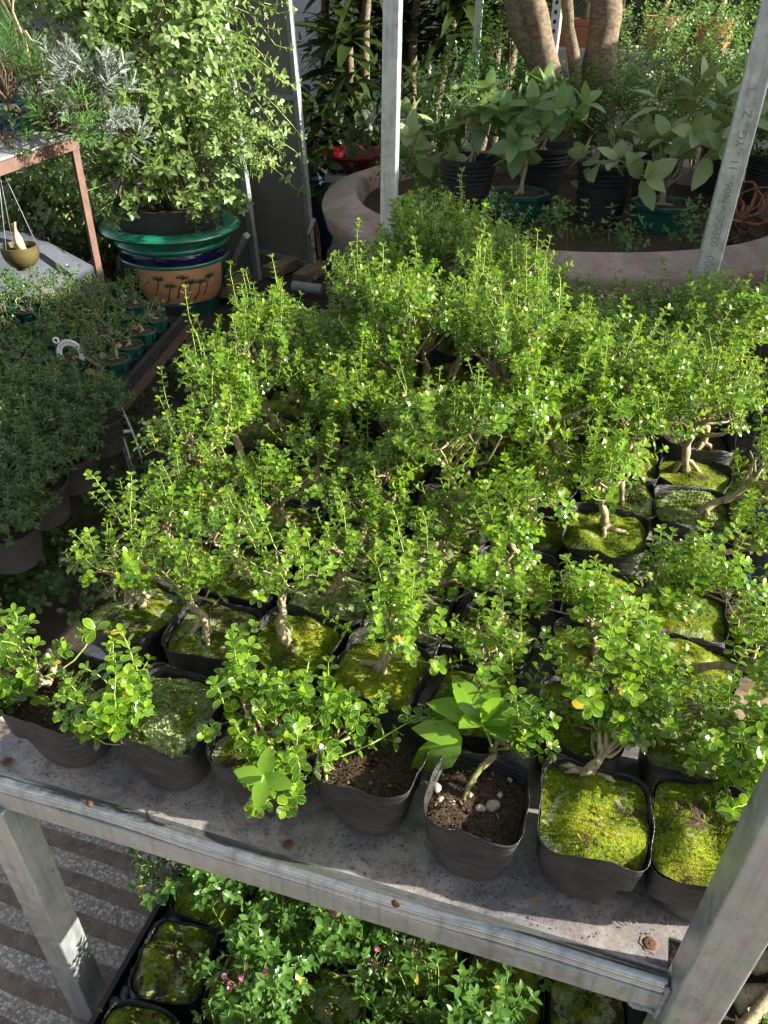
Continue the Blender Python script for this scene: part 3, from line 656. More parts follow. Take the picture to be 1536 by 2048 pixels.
def make_trunk_crown(root, seed, base, joints, rad, crown, nsh, leaf, mat_leaf, bark='bark', roots=3, z0=0.0, upr=0.85, shlen=(0.028, 0.055), long_=3, tpl=T_OBO, extra=None, wr=0.68, curl=0.35, hollow=0.40, gap=0.50, side=8, longlen=(0.07, 0.11), stemr=0.0008, young=0.5, outw=0.6, alt=False, stem_mat='stem_green', inner=2):
    """joints: trunk polyline (absolute in root space). crown: list of (centre, radii, share)."""
    rng = np.random.default_rng(seed); wood = Geo(); green = Geo(); L = []
    base = np.array(base, float); J = [base]+[np.array(j, float) for j in joints]
    P = []
    for i in range(len(J)-1):
        c = curve(J[i], J[i+1], 5, 0.10, rng); P.extend(c if i == 0 else c[1:])
    P = np.array(P); n = len(P); rr = np.linspace(rad, rad*0.5, n)*(1+0.12*np.sin(np.arange(n)*1.7+seed)); rr[0] *= 1.25
    wood.tube(P, rr, side, 0.10, rng)
    for i in range(roots):
        a = rng.uniform(0, 6.28) if roots != 2 else i*3.0+rng.uniform(-.5, .5)+0.4; L_ = rng.uniform(1.8, 3.6)*rad
        o = np.array([math.cos(a), math.sin(a), 0]); st = P[1]+(P[2]-P[1])*rng.uniform(0, 1)
        wood.tube([st, st+o*L_*0.5+[0, 0, -0.15*L_], base+o*L_*1.0+[0, 0, 0.2*rad], base+o*L_*1.5+[0, 0, -1.2*rad]], [rad*0.62, rad*0.6, rad*0.5, rad*0.25], max(5, side-2), 0.12, rng)
    tot = sum(c[2] for c in crown); top = P[int(n*0.55):]
    for (cc, cr, sh) in crown:
        cc = np.array(cc, float); cr = np.array(cr, float); k = max(1, int(nsh*sh/tot)); nb = max(3, k//6)
        ends = []
        for b in range(nb):
            v = nrm(rng.normal(0, 1, 3)+[0, 0, 0.25]); e = cc+v*cr*0.62; s = top[rng.integers(len(top))]
            c = curve(s, e, 5, 0.13, rng, 0.05); wood.tube(c, np.linspace(rad*0.42, rad*0.16, 5), 5, 0.1, rng); ends.append(c)
        for q in range(k):
            v = nrm(rng.normal(0, 1, 3)+[0, 0, 0.15]); fr = hollow+(1-hollow)*rng.random()**0.7; p = cc+v*cr*fr*0.85
            # attach to the nearest branch point
            allp = np.concatenate(ends); j = np.argmin(np.sum((allp-p)**2, 1)); bp = allp[j]
            if np.linalg.norm(bp-p) > 0.25*min(cr): 
                c = curve(bp, p, 4, 0.08, rng); wood.tube(c, np.linspace(rad*0.14, stemr*1.1, 4), 3, cap=False)
            d = v*outw+np.array([0, 0, upr])+rng.normal(0, 0.28, 3)
            grow_shoot(L, green, p, d, rng.uniform(*shlen), rng, leaf, wr, gap, stemr, curl, young, alt)
    for q in range(long_):
        cc, cr, _ = crown[q % len(crown)]; v = nrm(rng.normal(0, 1, 3)*[1, 1, 0.3]+[0, 0, 0.9]); p = np.array(cc)+v*np.array(cr)*0.6
        grow_shoot(L, green, p, v*0.35+[0, 0, 1], rng.uniform(*longlen), rng, leaf*1.05, wr, gap*1.15, stemr*1.3, curl, 0.9, alt)
    big_ = extra(L, green, wood, rng) if extra else None
    if big_: leaves('large_leaf', big_, M['leaf_large'], root, T_OVA)
    wood.build('trunk', M[bark], root, True)
    f = leaves('foliage', L, M[mat_leaf], root, tpl)
    if green.n: green.build('stems', M[stem_mat], f, True)
    return len(L)

def make_shrub(seed, kind, sparse, lean=(0, 0), hgt_=0.10, label=None, **kw):
    root = empty('potted_shrub', (0, 0, 0), cat='shrub', group='small bonsai shrubs in black bags on the steel table')
    rng = np.random.default_rng(seed+900)
    soil = kw.pop('soil', 0.011 if kind != 'soil' else 0.032)
    hf = make_bag(root, seed, kind=kind, soil=soil, dome=0.010 if kind != 'soil' else 0.003, top=kw.pop('top', 0.0660), rimamp=kw.pop('rimamp', 0.0075), bot=kw.pop('bot', 0.045), h=kw.pop('bagh', 0.114), flare=kw.pop('flare', 0.0))
    bx, by = kw.pop('base', (rng.uniform(-.018, .018), rng.uniform(-.018, .018))); bz = float(hf(np.array(bx), np.array(by)))-0.002
    j = kw.pop('joints', None)
    if j is None:
        j = [(bx+lean[0]*0.3+rng.uniform(-.01, .01), by+lean[1]*0.3+rng.uniform(-.01, .01), bz+hgt_*0.45), (bx+lean[0]*0.75, by+lean[1]*0.75, bz+hgt_*0.85), (bx+lean[0], by+lean[1], bz+hgt_*1.2)]
    tx, ty, tz = j[-1]
    crown = kw.pop('crown', None)
    if crown is None:
        crown = []; nl = 3 if sparse else 5; bl = kw.pop('bias', (0, 0))
        for i in range(nl):
            a_ = i*6.283/nl+rng.uniform(-.5, .5); rr_ = rng.uniform(.028, .060 if sparse else .078)
            crown.append(((tx+math.cos(a_)*rr_+bl[0]*rng.random(), ty+math.sin(a_)*rr_+bl[1]*rng.random(), tz+rng.uniform(-.008, .045 if sparse else .065)), (rng.uniform(.030, .046), rng.uniform(.030, .046), rng.uniform(.024, .036)), rng.uniform(.6, 1.2)))
        crown.append(((tx, ty, tz+.03), (.045, .045, .035), 1.0))
    kw.setdefault('nsh', 46 if sparse else 84)
    nsh = kw.pop('nsh')
    make_trunk_crown(root, seed+300, (bx, by, bz), j, kw.pop('rad', 0.0080), crown, nsh, kw.pop('leaf', 0.0165), kw.pop('mat', 'leaf_box'), long_=kw.pop('long_', 2 if sparse else 8), **kw)
    return root

# ------------------------------------------------------------------ shrubs on the table
def rel(pos, px, py, dz):
    q = A(px, py, TZ+dz); return (q[0]-pos[0], q[1]-pos[1], dz)
def place(root, pos, rz=0.0, label=None):
    root.location = (pos[0], pos[1], TZ+0.0005); root.rotation_euler = (0, 0, rz)
    if label: root['label'] = label
    return root
POS = [(-0.612, 0.548), (-0.462, 0.560), (-0.324, 0.566), (-0.188, 0.584), (-0.052, 0.566), (0.080, 0.584), (0.212, 0.598)]
# 1: bare soil, plant leaning out to the left
p = POS[0]; J = lambda *q: [rel(p, *t) for t in q]
def ex1(L, green, wood, rng):
    a = np.array(rel(p, 120, 1375, 0.085))
    for i in range(7):
        b = a+[rng.uniform(-.03, .03), rng.uniform(-.02, .02), -0.004]; wood.tube(curve(a+[0, 0, rng.uniform(0, .008)], b+[rng.uniform(0, .03), 0, 0.0], 6, 0.2, rng), np.linspace(.0022, .0009, 6), 5, .1, rng)
    for (x, y, z, n_) in ((190, 1262, 0.155, 3), (30, 1375, 0.12, 3), (70, 1395, 0.11, 2)):
        c = np.array(rel(p, x, y, z))
        for k in range(n_*2): 
            o = nrm(rng.normal(0, 1, 3)*[1, 1, .4]); L.append([*c, *nrm(o+[0, 0, .5]), *(-o*.3+[0, 0, 1]), .024, .014, .8, .3])
    green.tube(curve(rel(p, 60, 1360, .11), rel(p, 190, 1262, 0.155), 6, .05, rng), .0012, 4)
    for q in ((130, 1310, .13), (165, 1280, .145), (100, 1335, .12)): grow_shoot(L, None, rel(p, *q), (.3, .1, 1), .014, rng, .015)
place(make_shrub(11, 'soil', True, top=.0635, base=rel(p, 120, 1380, 0)[:2], joints=J((95, 1370, .10), (55, 1350, .115)), crown=[(rel(p, 40, 1330, .125), (.05, .045, .04), 1), (rel(p, 10, 1275, .13), (.03, .03, .035), .5), (rel(p, 5, 1400, .10), (.04, .03, .03), .5)], nsh=34, long_=2, extra=ex1, rad=.006, leaf=.0165), p, 0, 'shrub leaning left from a bag of bare brown soil at the front left corner')
p = POS[1]
place(make_shrub(12, 'lichen', True, top=.0635, base=rel(p, 268, 1440, .08)[:2], joints=J((262, 1420, .11), (250, 1390, .125)), crown=[(rel(p, 235, 1390, .145), (.05, .045, .040), 1), (rel(p, 225, 1465, .11), (.036, .025, .035), .6), (rel(p, 200, 1440, .12), (.04, .03, .03), .5)], nsh=50, long_=3, rad=.007, leaf=.0150, roots=0), p, 0, 'shrub in a bag of pale lichen, second from left in the front row')
p = POS[2]
def ex3(L, green, wood, rng):
    B = []
    def spray(pts, leaf, n, wr=.62, tip=None):
        P = np.array([rel(p, *q) for q in pts]); 
        t = np.linspace(0, 1, 12); Q = np.stack([np.interp(t*(len(P)-1), range(len(P)), P[:, i]) for i in range(3)], 1)
        green.tube(Q, np.linspace(.0016, .0008, 12), 5, cap=False); az = 0
        for i in range(n):
            fr = (i+0.5)/n; c = np.array([np.interp(fr*11, range(12), Q[:, k]) for k in range(3)]); d = nrm(Q[min(11, int(fr*11)+1)]-Q[int(fr*11)]); az += 1.57
            x = nrm(np.cross(d, [0, .3, 1])); y = np.cross(d, x)
            for s_ in (0, math.pi):
                o = x*math.cos(az+s_)+y*math.sin(az+s_); sz = leaf*rng.uniform(.85, 1.1)
                L.append([*c, *nrm(o+d*.6), *(d-o*.4+[0, 0, .6]), sz, sz*wr, min(.95, .4+.5*fr+rng.normal(0, .1)), .25])
        if tip:
            c = Q[-1]; d = nrm(Q[-1]-Q[-2])
            for k in range(4):
                o = x*math.cos(k*1.57)+y*math.sin(k*1.57); B.append([*c, *nrm(o+d*.35), *(d-o*.3), tip, tip*.58, .85, .2])
            B.append([*c, *d, *(x), tip*.6, tip*.25, .94, .1])
    spray([(560, 1540, .11), (600, 1420, .15), (620, 1310, .20)], .020, 7)
    spray([(540, 1500, .10), (620, 1460, .14), (660, 1385, .17)], .015, 7)
    spray([(560, 1510, .10), (545, 1545, .13), (530, 1555, .15)], .016, 2, tip=.038)
    spray([(560, 1520, .09), (530, 1580, .07), (505, 1625, .06)], .016, 4, tip=.014)
    spray([(620, 1520, .09), (700, 1470, .13), (720, 1400, .15)], .014, 7)
    spray([(640, 1530, .10), (740, 1490, .12), (825, 1440, .135)], .015, 7)
    wood.tube(curve(rel(p, 560, 1540, .095), rel(p, 700, 1475, .12), 6, .05, rng), np.linspace(.004, .0016, 6), 6, .1, rng)
    return B
place(make_shrub(13, 'mixed', True, top=.0635, base=rel(p, 490, 1440, .085)[:2], joints=J((510, 1470, .11), (545, 1500, .12)), crown=[(rel(p, 470, 1420, .13), (.045, .04, .045), 1), (rel(p, 570, 1560, .10), (.055, .03, .035), .8), (rel(p, 600, 1440, .135), (.05, .04, .03), .8), (rel(p, 470, 1340, .15), (.03, .03, .03), .3)], nsh=70, long_=2, rad=.006, extra=ex3, hollow=.3), p, 0, 'sprawling shrub spilling over its bag rim with a big glossy leaf cluster at the tip')
p = POS[3]
def ex4(L, green, wood, rng):
    c = np.array(rel(p, 835, 1525, .078))
    for k in range(16):
        o = nrm([math.cos(k*.9), math.sin(k*.9), .25]); L.append([*c, *o, *([0, 0, 1]), .011, .011, .2, .2])
place(make_shrub(14, 'soil', True, soil=.034, top=.0635, base=rel(p, 655, 1540, .08)[:2], joints=J((650, 1500, .095), (675, 1470, .11)), crown=[(rel(p, 690, 1450, .115), (.045, .03, .03), 1)], nsh=14, long_=1, rad=.0045, extra=ex4), p, 0, 'sparse shrub in a half empty bag of dark soil with lichen near its rim')
p = POS[4]
def ex5(L, green, wood, rng):
    top = np.array(rel(p, 960, 1445, .145))
    spec = [((-.55, .5, .7), .048, .6), ((-.9, .05, .45), .050, .62), ((.1, .7, .75), .042, .6), ((.75, .35, .5), .045, .55), ((.95, -.15, .25), .044, .5), ((.15, .05, 1.0), .036, .6), ((-.25, -.5, .75), .036, .6), ((.6, .75, .4), .040, .4)]
    B = []
    for (d, ln, r) in spec:
        d = nrm(d); B.append([*top, *d, *(np.array([0, 0, 1.0])-d*.2), ln*1.45, ln*.80, r, .38])
    a = np.array(rel(p, 925, 1478, .135)); B.append([*a, *nrm((-.55, -.45, -.35)), *nrm((.4, -.7, .8)), .080, .043, .5, .30])
    B.append([*a, *nrm((-.9, -.15, .25)), *nrm((0.2, -.2, 1)), .066, .034, .55, .2])
    green.tube(curve(rel(p, 985, 1500, .11), top, 5, .06, rng), .0016, 5)
    b = np.array(rel(p, 820, 1432, .14)); green.tube(curve(rel(p, 960, 1452, .135), b, 6, .04, rng), .0013, 4)
    for k in range(4):
        q = b+(top-b)*(k*.16); 
        for s_ in (-1, 1): L.append([*q, *nrm((-.6, s_*.7, .2)), *(0, 0, 1), .018, .012, .3, .2])
    # pebbles are separate below; mossy roots
    wood.tube(curve(rel(p, 990, 1510, .11), rel(p, 925, 1612, .082), 8, .08, rng), np.linspace(.0048, .0026, 8), 7, .15, rng)
    wood.tube(curve(rel(p, 950, 1560, .095), rel(p, 885, 1605, .080), 6, .1, rng), np.linspace(.003, .0016, 6), 6, .15, rng)
    return B
r5 = place(make_shrub(15, 'soil', True, rimamp=.004, soil=.030, top=.059, base=rel(p, 990, 1530, .085)[:2], joints=J((985, 1500, .11), (1000, 1470, .125)), crown=[(rel(p, 1045, 1500, .120), (.025, .025, .03), 1), (rel(p, 1040, 1400, .14), (.025, .025, .03), .6)], nsh=15, long_=1, rad=.0065, bark='bark_mossy', extra=ex5, roots=2), p, 0, 'shrub with broad bright leaves and mossy forked roots over white pebbles')
rg = np.random.default_rng(77)
for i, (x, y, s_) in enumerate(((985, 1612, .0085), (960, 1617, .006), (903, 1605, .0055), (872, 1575, .007), (940, 1590, .004), (1000, 1590, .004), (880, 1600, .005), (990, 1520, .007), (915, 1500, .0035), (1020, 1560, .0035))):
    g = Geo(); c = rel(p, x, y, .0865)
    g.lathe([(s_*math.sin(t)*(1+.0), -s_*.65*math.cos(t)) for t in np.linspace(0.02, 3.12, 9)], 14, c, lambda an, r, z: r*(1+.15*np.sin(an*2+i)+.07*np.sin(an*3+i*2)))
    o = g.build('pebble', M['pebble'], r5, True)
    if s_ < .006: o['label'] = 'small tan pebble'
p = POS[5]
def ex6(L, green, wood, rng):
    P0 = np.array(rel(p, 1290, 1430, .14)); P1 = np.array(rel(p, 1440, 1410, .155))
    c = curve(P0, P1, 8, .04, rng); green.tube(c, .0011, 4)
    for i, q in enumerate(c[1:]):
        for s_ in (0, math.pi):
            o = np.array([0, math.cos(i*1.57+s_), math.sin(i*1.57+s_)]); L.append([*q, *nrm(o+[.5, 0, .1]), *(np.array([.6, 0, .7])), .016, .0105, .5+i*.05, .25])
    for k in range(4): L.append([*P1, *nrm((.6, math.cos(k*1.57), math.sin(k*1.57)*.8+.2)), .4, 0, 1, .017, .011, .8, .2])
place(make_shrub(16, 'moss', True, soil=.008, top=.0635, base=rel(p, 1172, 1565, .10)[:2], joints=J((1190, 1530, .115), (1215, 1480, .13)), crown=[(rel(p, 1235, 1400, .155), (.060, .05, .045), 1), (rel(p, 1160, 1440, .14), (.03, .03, .03), .3), (rel(p, 1260, 1330, .16), (.05, .05, .04), .6), (rel(p, 1250, 1450, .13), (.05, .03, .03), .4)], nsh=64, long_=3, rad=.0075, roots=4, extra=ex6, leaf=.0165), p, 0, 'shrub with one thick tan trunk rising from a full mound of yellow green moss')
p = POS[6]
def ex7(L, green, wood, rng):
    wood.tube(curve(rel(p, 1500, 1660, .115), rel(p, 1395, 1652, .098), 8, .05, rng), np.linspace(.0065, .003, 8), 7, .12, rng)
    wood.tube(curve(rel(p, 1500, 1640, .125), rel(p, 1405, 1618, .100), 8, .08, rng), np.linspace(.005, .002, 8), 7, .12, rng)
place(make_shrub(17, 'moss', True, soil=.006, top=.069, base=rel(p, 1510, 1650, .11)[:2], joints=J((1530, 1630, .13), (1540, 1590, .15)), crown=[(rel(p, 1500, 1560, .15), (.045, .04, .05), 1), (rel(p, 1420, 1510, .14), (.03, .03, .03), .3), (rel(p, 1490, 1500, .16), (.04, .04, .03), .5)], nsh=50, long_=2, rad=.007, extra=ex7), p, 0, 'shrub in a brown and yellow mossy bag beside the front right steel post')

rg = np.random.default_rng(2024)
sparse = [make_shrub(31+i, k, True, lean=l, label=None, roots=3, hgt_=hh, nsh=(40, 30, 44, 34, 28, 38, 32, 30)[i], leaf=(.0142, .0132, .0148, .0134, .014, .014, .0145, .0138)[i], wr=(.66, .60, .70, .64, .6, .66, .64, .62)[i], **({'bias': (.06, 0)} if i >= 6 else {})) for i, (k, l, hh) in enumerate((('moss', (.025, .01), .060), ('mixed', (-.03, .01), .070), ('moss', (.01, -.02), .065), ('lichen', (.035, .0), .05), ('moss', (-.02, .02), .070), ('mixed', (.0, .03), .075), ('moss', (.085, .0), .045), ('lichen', (.075, .01), .055)))]
dense = [make_shrub(51+i, k, False, lean=l, hgt_=hh, shlen=(.026, .060), upr=(.8, .55, .7, .9, .5, .75, .7, .6)[i], nsh=(92, 80, 100, 76, 88, 94, 88, 72)[i], long_=(2, 1, 2, 4, 1, 2, 2, 3)[i], longlen=(.06, .12), leaf=(.0140, .0130, .0148, .0128, .0136, .0142, .0138, .0140)[i], wr=(.62, .58, .66, .62, .64, .60, .6, .6)[i], gap=.52, **({'bias': (-.02, 0)} if i >= 6 else {})) for i, (k, l, hh) in enumerate((('moss', (.02, .0), .09), ('soil', (-.02, .01), .11), ('mixed', (.0, -.02), .10), ('moss', (-.03, .0), .12), ('lichen', (.03, .01), .09), ('moss', (.0, .02), .11), ('moss', (-.025, .0), .085), ('mixed', (-.03, -.01), .095)))]
used = set(); KW = {'moss': 'mossy', 'mixed': 'patchy mossed', 'lichen': 'lichen covered', 'soil': 'bare soiled'}
NROW = 12
for r in range(1, NROW):
    for c in range(7):
        if r == 11 and c in (0, 6): continue
        x = -0.622+0.1345*c+rg.normal(0, .004)+0.004*r*(c-3)*0.15; y = 0.585+0.134*r+rg.normal(0, .005)+(0.012 if c > 4 else 0)
        sp = r <= 3 or (r == 4 and rg.random() < .6) or (r > 3 and rg.random() < .12)
        src = sparse if sp else dense
        i = int(rg.integers(6)); sc = rg.uniform(.94, 1.08)
        if sp: sc *= .97
        if (c == 5 and r in (1, 3)) or (c == 6 and r in (1, 2, 4, 5)): sp = True; src = sparse; i = 6+(r+c) % 2
        if c == 0 and 2 < r < 7: sp = False; src = dense; i = 6+r % 2
        s0 = src[i]
        if r >= 4: sc *= 1.04
        mk = ('moss', 'mixed', 'moss', 'lichen', 'moss', 'mixed', 'moss', 'lichen')[i] if sp else ('moss', 'soil', 'mixed', 'moss', 'lichen', 'moss', 'moss', 'mixed')[i]
        lab = '%s %s shrub, black bag, %s row from front, %s from left' % ('thin' if sp else 'dense', KW[mk], ORD[r], ORD[c])
        rz = rg.choice([0, 1, 2, 3])*math.pi/2+rg.normal(0, .12); zs = rg.uniform(.84, 1.06)
        if c == 0 and 2 < r < 7: sc *= 1.04; rz = rg.uniform(-.4, .4)
        if c == 0 and r >= 7: zs *= .85
        if r > 5 and c > 0: zs *= 1.03 if c > 3 or r < 8 else 1.16; sc *= 1.05
        if r == 11: zs *= .92 if c < 3 else .62
        if r in (9, 10) and c > 3: zs *= .82
        if (r, c) == (5, 0): zs *= 1.25
        if sp and i >= 6: rz = rg.uniform(-.35, .35)
        loc = (x, y, TZ+.0005); s3 = (sc*.985*(1.06 if c == 0 and 2 < r < 7 else 1), sc*.985, sc*zs)
        if (sp, i) not in used:
            used.add((sp, i)); s0.location = loc; s0.rotation_euler = (0, 0, rz); s0.scale = s3; s0['label'] = lab
        else: copy_thing(s0, loc, rz, label=lab, sc3=s3)
for sp, src in ((True, sparse), (False, dense)):
    for i, s0 in enumerate(src):
        if (sp, i) not in used:
            for ch in list(s0.children_recursive): bpy.data.objects.remove(ch)
            bpy.data.objects.remove(s0)

# ------------------------------------------------------------------ floor tray with mossy bags under the table
FZ = 0.115
tr = empty('floor_tray', (0, 0, 0), label='black floor tray under the table holding mossy bags and dark pebbles', cat='tray')
g = Geo(); g.box((-0.17, 0.66, FZ-0.012), (0.92, 0.86, 0.012))
for (c, d) in (((-0.635, 0.66, FZ+0.006), (0.010, 0.86, 0.030)), ((0.295, 0.66, FZ+0.006), (0.010, 0.86, 0.030)), ((-0.17, 1.095, FZ+0.006), (0.92, 0.010, 0.030)), ((-0.17, 0.225, FZ+0.006), (0.92, 0.010, 0.030))): g.box(c, d)
g.build('tray_shell', M['black'], tr)
for (x, y) in ((-0.56, 0.3), (-0.56, 1.0), (0.2, 0.3), (0.2, 1.0)):
    g = Geo(); g.box((x, y, (FZ-0.018)/2), (0.10, 0.10, FZ-0.018)); g.build('brick_foot', M['concrete'], tr)
rg = np.random.default_rng(8); g = Geo()
for i in range(150):
    s_ = rg.uniform(.006, .011); c = (rg.uniform(-.625, -.585) if i < 110 else rg.uniform(-.6, -.4), rg.uniform(.24, 1.05) if i < 110 else rg.uniform(.24, .36), FZ+.0)
    g.lathe([(s_*math.sin(t), s_*.6*(1-math.cos(t))) for t in np.linspace(0.05, 3.1, 6)], 9, c, lambda an, r, z: r*(1+.2*np.sin(an*2+i)+.1*np.sin(an*3+i*2)))
tag(g.build('pebbles', M['darkpebble'], None, True), 'dark grey river pebbles along the left edge of the floor tray', 'pebbles', kind='stuff')

def flowers(L2, L3, wood, rng, p):
    tip = np.array(p, float)
    for k in range(rng.integers(4, 8)):
        q = tip+rng.normal(0, .010, 3)+[0, 0, .004]; wood.tube([tip-[0, 0, .01], q], .0006, 3, cap=False)
        if rng.random() < .6:
            for j in range(6):
                a = j*1.05; L3.append([*q, math.cos(a), math.sin(a), .4, *rng.normal(0, 1, 3), .0055, .0055, rng.random(), .2])
        else:
            for j in range(5):
                a = j*1.26; L3.append([*q, math.cos(a)*.3, math.sin(a)*.3, 1, math.cos(a), math.sin(a), 0, .005, .0045, .2, .6])
def make_myrtle(seed, kind, bush=True, fl=1, lean=(0, 0)):
    root = empty('flowering_shrub' if bush else 'moss_bag', (0, 0, 0), cat='shrub' if bush else 'moss bag', group='flowering shrubs and moss bags in the tray below the table')
    hf = make_bag(root, seed, kind=kind, soil=.006, dome=.014, rimamp=.006, ntuft=1300, top=.064)
    if not bush: return root
    L3 = []
    def ex(L, green, wood, rng):
        for k in range(fl):
            flowers(L, L3, wood, rng, (lean[0]+rng.uniform(-.07, .07), lean[1]+rng.uniform(-.05, .05), rng.uniform(.19, .23)))
    make_trunk_crown(root, seed+40, (0, 0, .105), [(lean[0]*.5, lean[1]*.5, .125), (lean[0], lean[1], .15)], .005,
        [((lean[0], lean[1], .165), (.085, .075, .045), 1), ((lean[0]+.04, lean[1]-.04, .15), (.05, .05, .04), .5)], 62, .021, 'leaf_myrtle', shlen=(.04, .075), long_=4, extra=ex, tpl=T_OVA, wr=.5, curl=.3, gap=.5, upr=.55, alt=False, outw=.9)
    if L3: leaves('flowers', L3, M['petal'], root, T_LOW)
    return root
mp = [make_myrtle(81, 'moss', True, 2, (-.02, -.01)), make_myrtle(82, 'mixed', True, 0, (.03, .0)), make_myrtle(83, 'moss', True, 1, (.0, .03))]
mb = [make_myrtle(91, 'moss', False), make_myrtle(92, 'mixed', False)]
used2 = set()
#        col 0..5 (x), row 0.. (y): b = bag only, 0/1/2 bush prototypes
plan = ['b1b0b0', 'b0b12b', '0102bb', 'b12b1b', '1b0b21']
for r_, row in enumerate(plan):
    for c_, ch in enumerate(row):
        if (r_, c_) == (2, 0): ch = '0'
        x = -.520+.138*c_+rg.normal(0, .004); y = .375+.140*r_+rg.normal(0, .005)
        rz = rg.choice([0, 1, 2, 3])*math.pi/2+rg.normal(0, .1)
        if ch == 'b':
            i = (r_+c_) % 2; src, key = mb[i], ('b', i); lab = 'bag of %s moss with no shrub, floor tray, %s row from front, %s from left' % (('plain', 'patchy')[i], ORD[r_], ORD[c_])
        else:
            i = int(ch); src, key = mp[i], ('s', i); lab = 'pink flowering shrub in bag, floor tray, %s row from front, %s from left' % (ORD[r_], ORD[c_])
        if key not in used2:
            used2.add(key); src.location = (x, y, FZ-.005); src.rotation_euler = (0, 0, rz); src['label'] = lab
        else: copy_thing(src, (x, y, FZ-.005), rz, rg.uniform(.95, 1.05), lab)

# ------------------------------------------------------------------ rear left: gate, wall, glazed pot with the big shrub
def panel_gate(name, a, b, z0, z1, tilt, label, mids=(0.55,), fr=0.035, brace=None):
    """a, b ground points of the bottom edge; leaning by tilt metres to the left at the top"""
    root = empty(name, (0, 0, 0), label=label, cat='gate panel'); a = np.array([*a, 0.]); b = np.array([*b, 0.]); d = nrm(b-a); nn = np.array([d[1], -d[0], 0])
    t = np.array([*tilt, 0.]); up = lambda q, z: q+t*(z/z1)+np.array([0, 0, z])
    g = Geo(); q = [up(a, z0), up(b, z0), up(b, z1), up(a, z1)]; V = [x-nn*0.004 for x in q]+[x-nn*0.009 for x in q]
    g.add(V, [(0, 1, 2, 3), (7, 6, 5, 4), (0, 4, 5, 1), (1, 5, 6, 2), (2, 6, 7, 3), (3, 7, 4, 0)]); g.build('panel', M['gatepanel'], root)
    g = Geo()
    g.beam(up(a, z0), up(a, z1), fr, fr, nn); g.beam(up(b, z0), up(b, z1), fr, fr, nn)
    for z in (z0+fr/2,)+tuple(mids)+(z1-fr/2,): g.beam(up(a+d*fr/2, z), up(b-d*fr/2, z), fr*.9, fr*.9, (0, 0, 1))
    if brace: g.beam(*brace, fr*.8, fr*.8, nn)
    bevel(g.build('frame', M['gateframe'], root), .003); return root
gR = A(628, 540, .03); gM = A(528, 515, .03)
panel_gate('gate_panel', gM[:2]+[-.10, .06], gR[:2], .04, 2.5, (-.17, 0.03), 'grey sheet metal gate leaf standing ajar beside the pale wall', (1.02,))
gL2 = A(425, 548, .03); gR2 = A(517, 563, .03)
panel_gate('gate_panel', gL2[:2], gR2[:2], .04, 2.5, (-.16, .02), 'grey steel framed gate leaf with a diagonal brace behind the glazed pot', (1.55,), .04, brace=(A(445, 590, 0.02)+[0, -.05, 0], A(494, 470, .5)))
gA = A(300, 520, .03)
panel_gate('fence_panel', (-6.2, 6.6), (-2.62, 4.75), .05, 2.9, (0, 0), 'long dark grey sheet fence behind the large shrub', (1.1, 2.0), .045)
g = Geo(); g.box((-5.2, 8.2, 1.75), (6.6, 0.15, 3.5)); tag(g.build('back_wall', M['wall']), 'pale blue grey rendered wall behind the open gate leaf', 'wall')
for (p0, p1, wz, nm) in (((535, 545), (600, 520), .05, 'timber beam lying on the ground below the gate leaf'), ((445, 585), (490, 560), .09, 'short worn timber block beside the glazed pot foot'), ((600, 560), (640, 530), .04, 'pale broken plank end lying next to the gate corner')):
    g = Geo(); g.beam(A(*p0, wz), A(*p1, wz), .10, .07); tag(bevel(g.build('timber', M['wood']), .006), nm, 'timber')
g = Geo(); c = A(615, 575, .06); g.lathe([(.02, -.10), (.030, -.095), (.030, .09), (.028, .095), (.0, .095)], 20); V = g.V[-1]; g.V[-1] = np.stack([V[:, 2]+c[0], V[:, 0]+c[1], V[:, 1]+c[2]], 1)
tag(autosmooth(g.build('pipe_offcut', M['greyplastic'])), 'grey plastic pipe offcut lying near the gate foot', 'pipe')
# blue drum and pink hose by the terracotta planter
g = Geo(); c = A(660, 520, .05); g.lathe([(.16, -.05), (.20, 0), (.22, .25), (.23, .42), (.22, .44), (.20, .44), (.19, .30), (0, .28)], 32, (c[0]-.05, c[1]+.25, .05))
tag(autosmooth(g.build('plastic_tub', M['navy'])), 'dark blue plastic tub in the shade beside the clay planter', 'tub')
g = Geo(); g.tube([A(628, 560, .02), A(640, 520, .05), A(636, 470, .30), A(628, 440, .42), A(617, 470, .36)], .012, 8)
tag(g.build('hose', plain('hose', (.42, .24, .22, 1), .5), smooth=True), 'faded pink hose loop hanging beside the gate edge', 'hose')

GP = np.array([-2.47, 3.86]); gp = empty('glazed_planter', (GP[0], GP[1], 0), label='huge green and navy glazed pot with a tall sunlit leafy shrub', cat='planter')
g = Geo()
def seg(prof, mat, name, k=64):
    g = Geo(); g.lathe(prof, k); return autosmooth(g.build(name, M[mat], gp), 60)
seg([(.20, .0), (.23, .0), (.235, .05), (.245, .09)], 'darkgreenglaze', 'foot')
seg([(.245, .09), (.275, .14), (.292, .20), (.298, .26), (.300, .30)], 'tanglaze', 'painted_belly')
seg([(.301, .298), (.308, .304), (.309, .312), (.302, .318)], 'greenglaze', 'bead')
seg([(.302, .318), (.303, .34), (.305, .365), (.300, .372)], 'blueglaze', 'navy_band')
seg([(.300, .372), (.315, .378), (.320, .39), (.315, .402), (.306, .408), (.310, .42), (.335, .43), (.370, .448), (.384, .463), (.378, .478), (.350, .486), (.310, .488), (.285, .480), (.280, .40), (.275, .30)], 'greenglaze', 'rim')
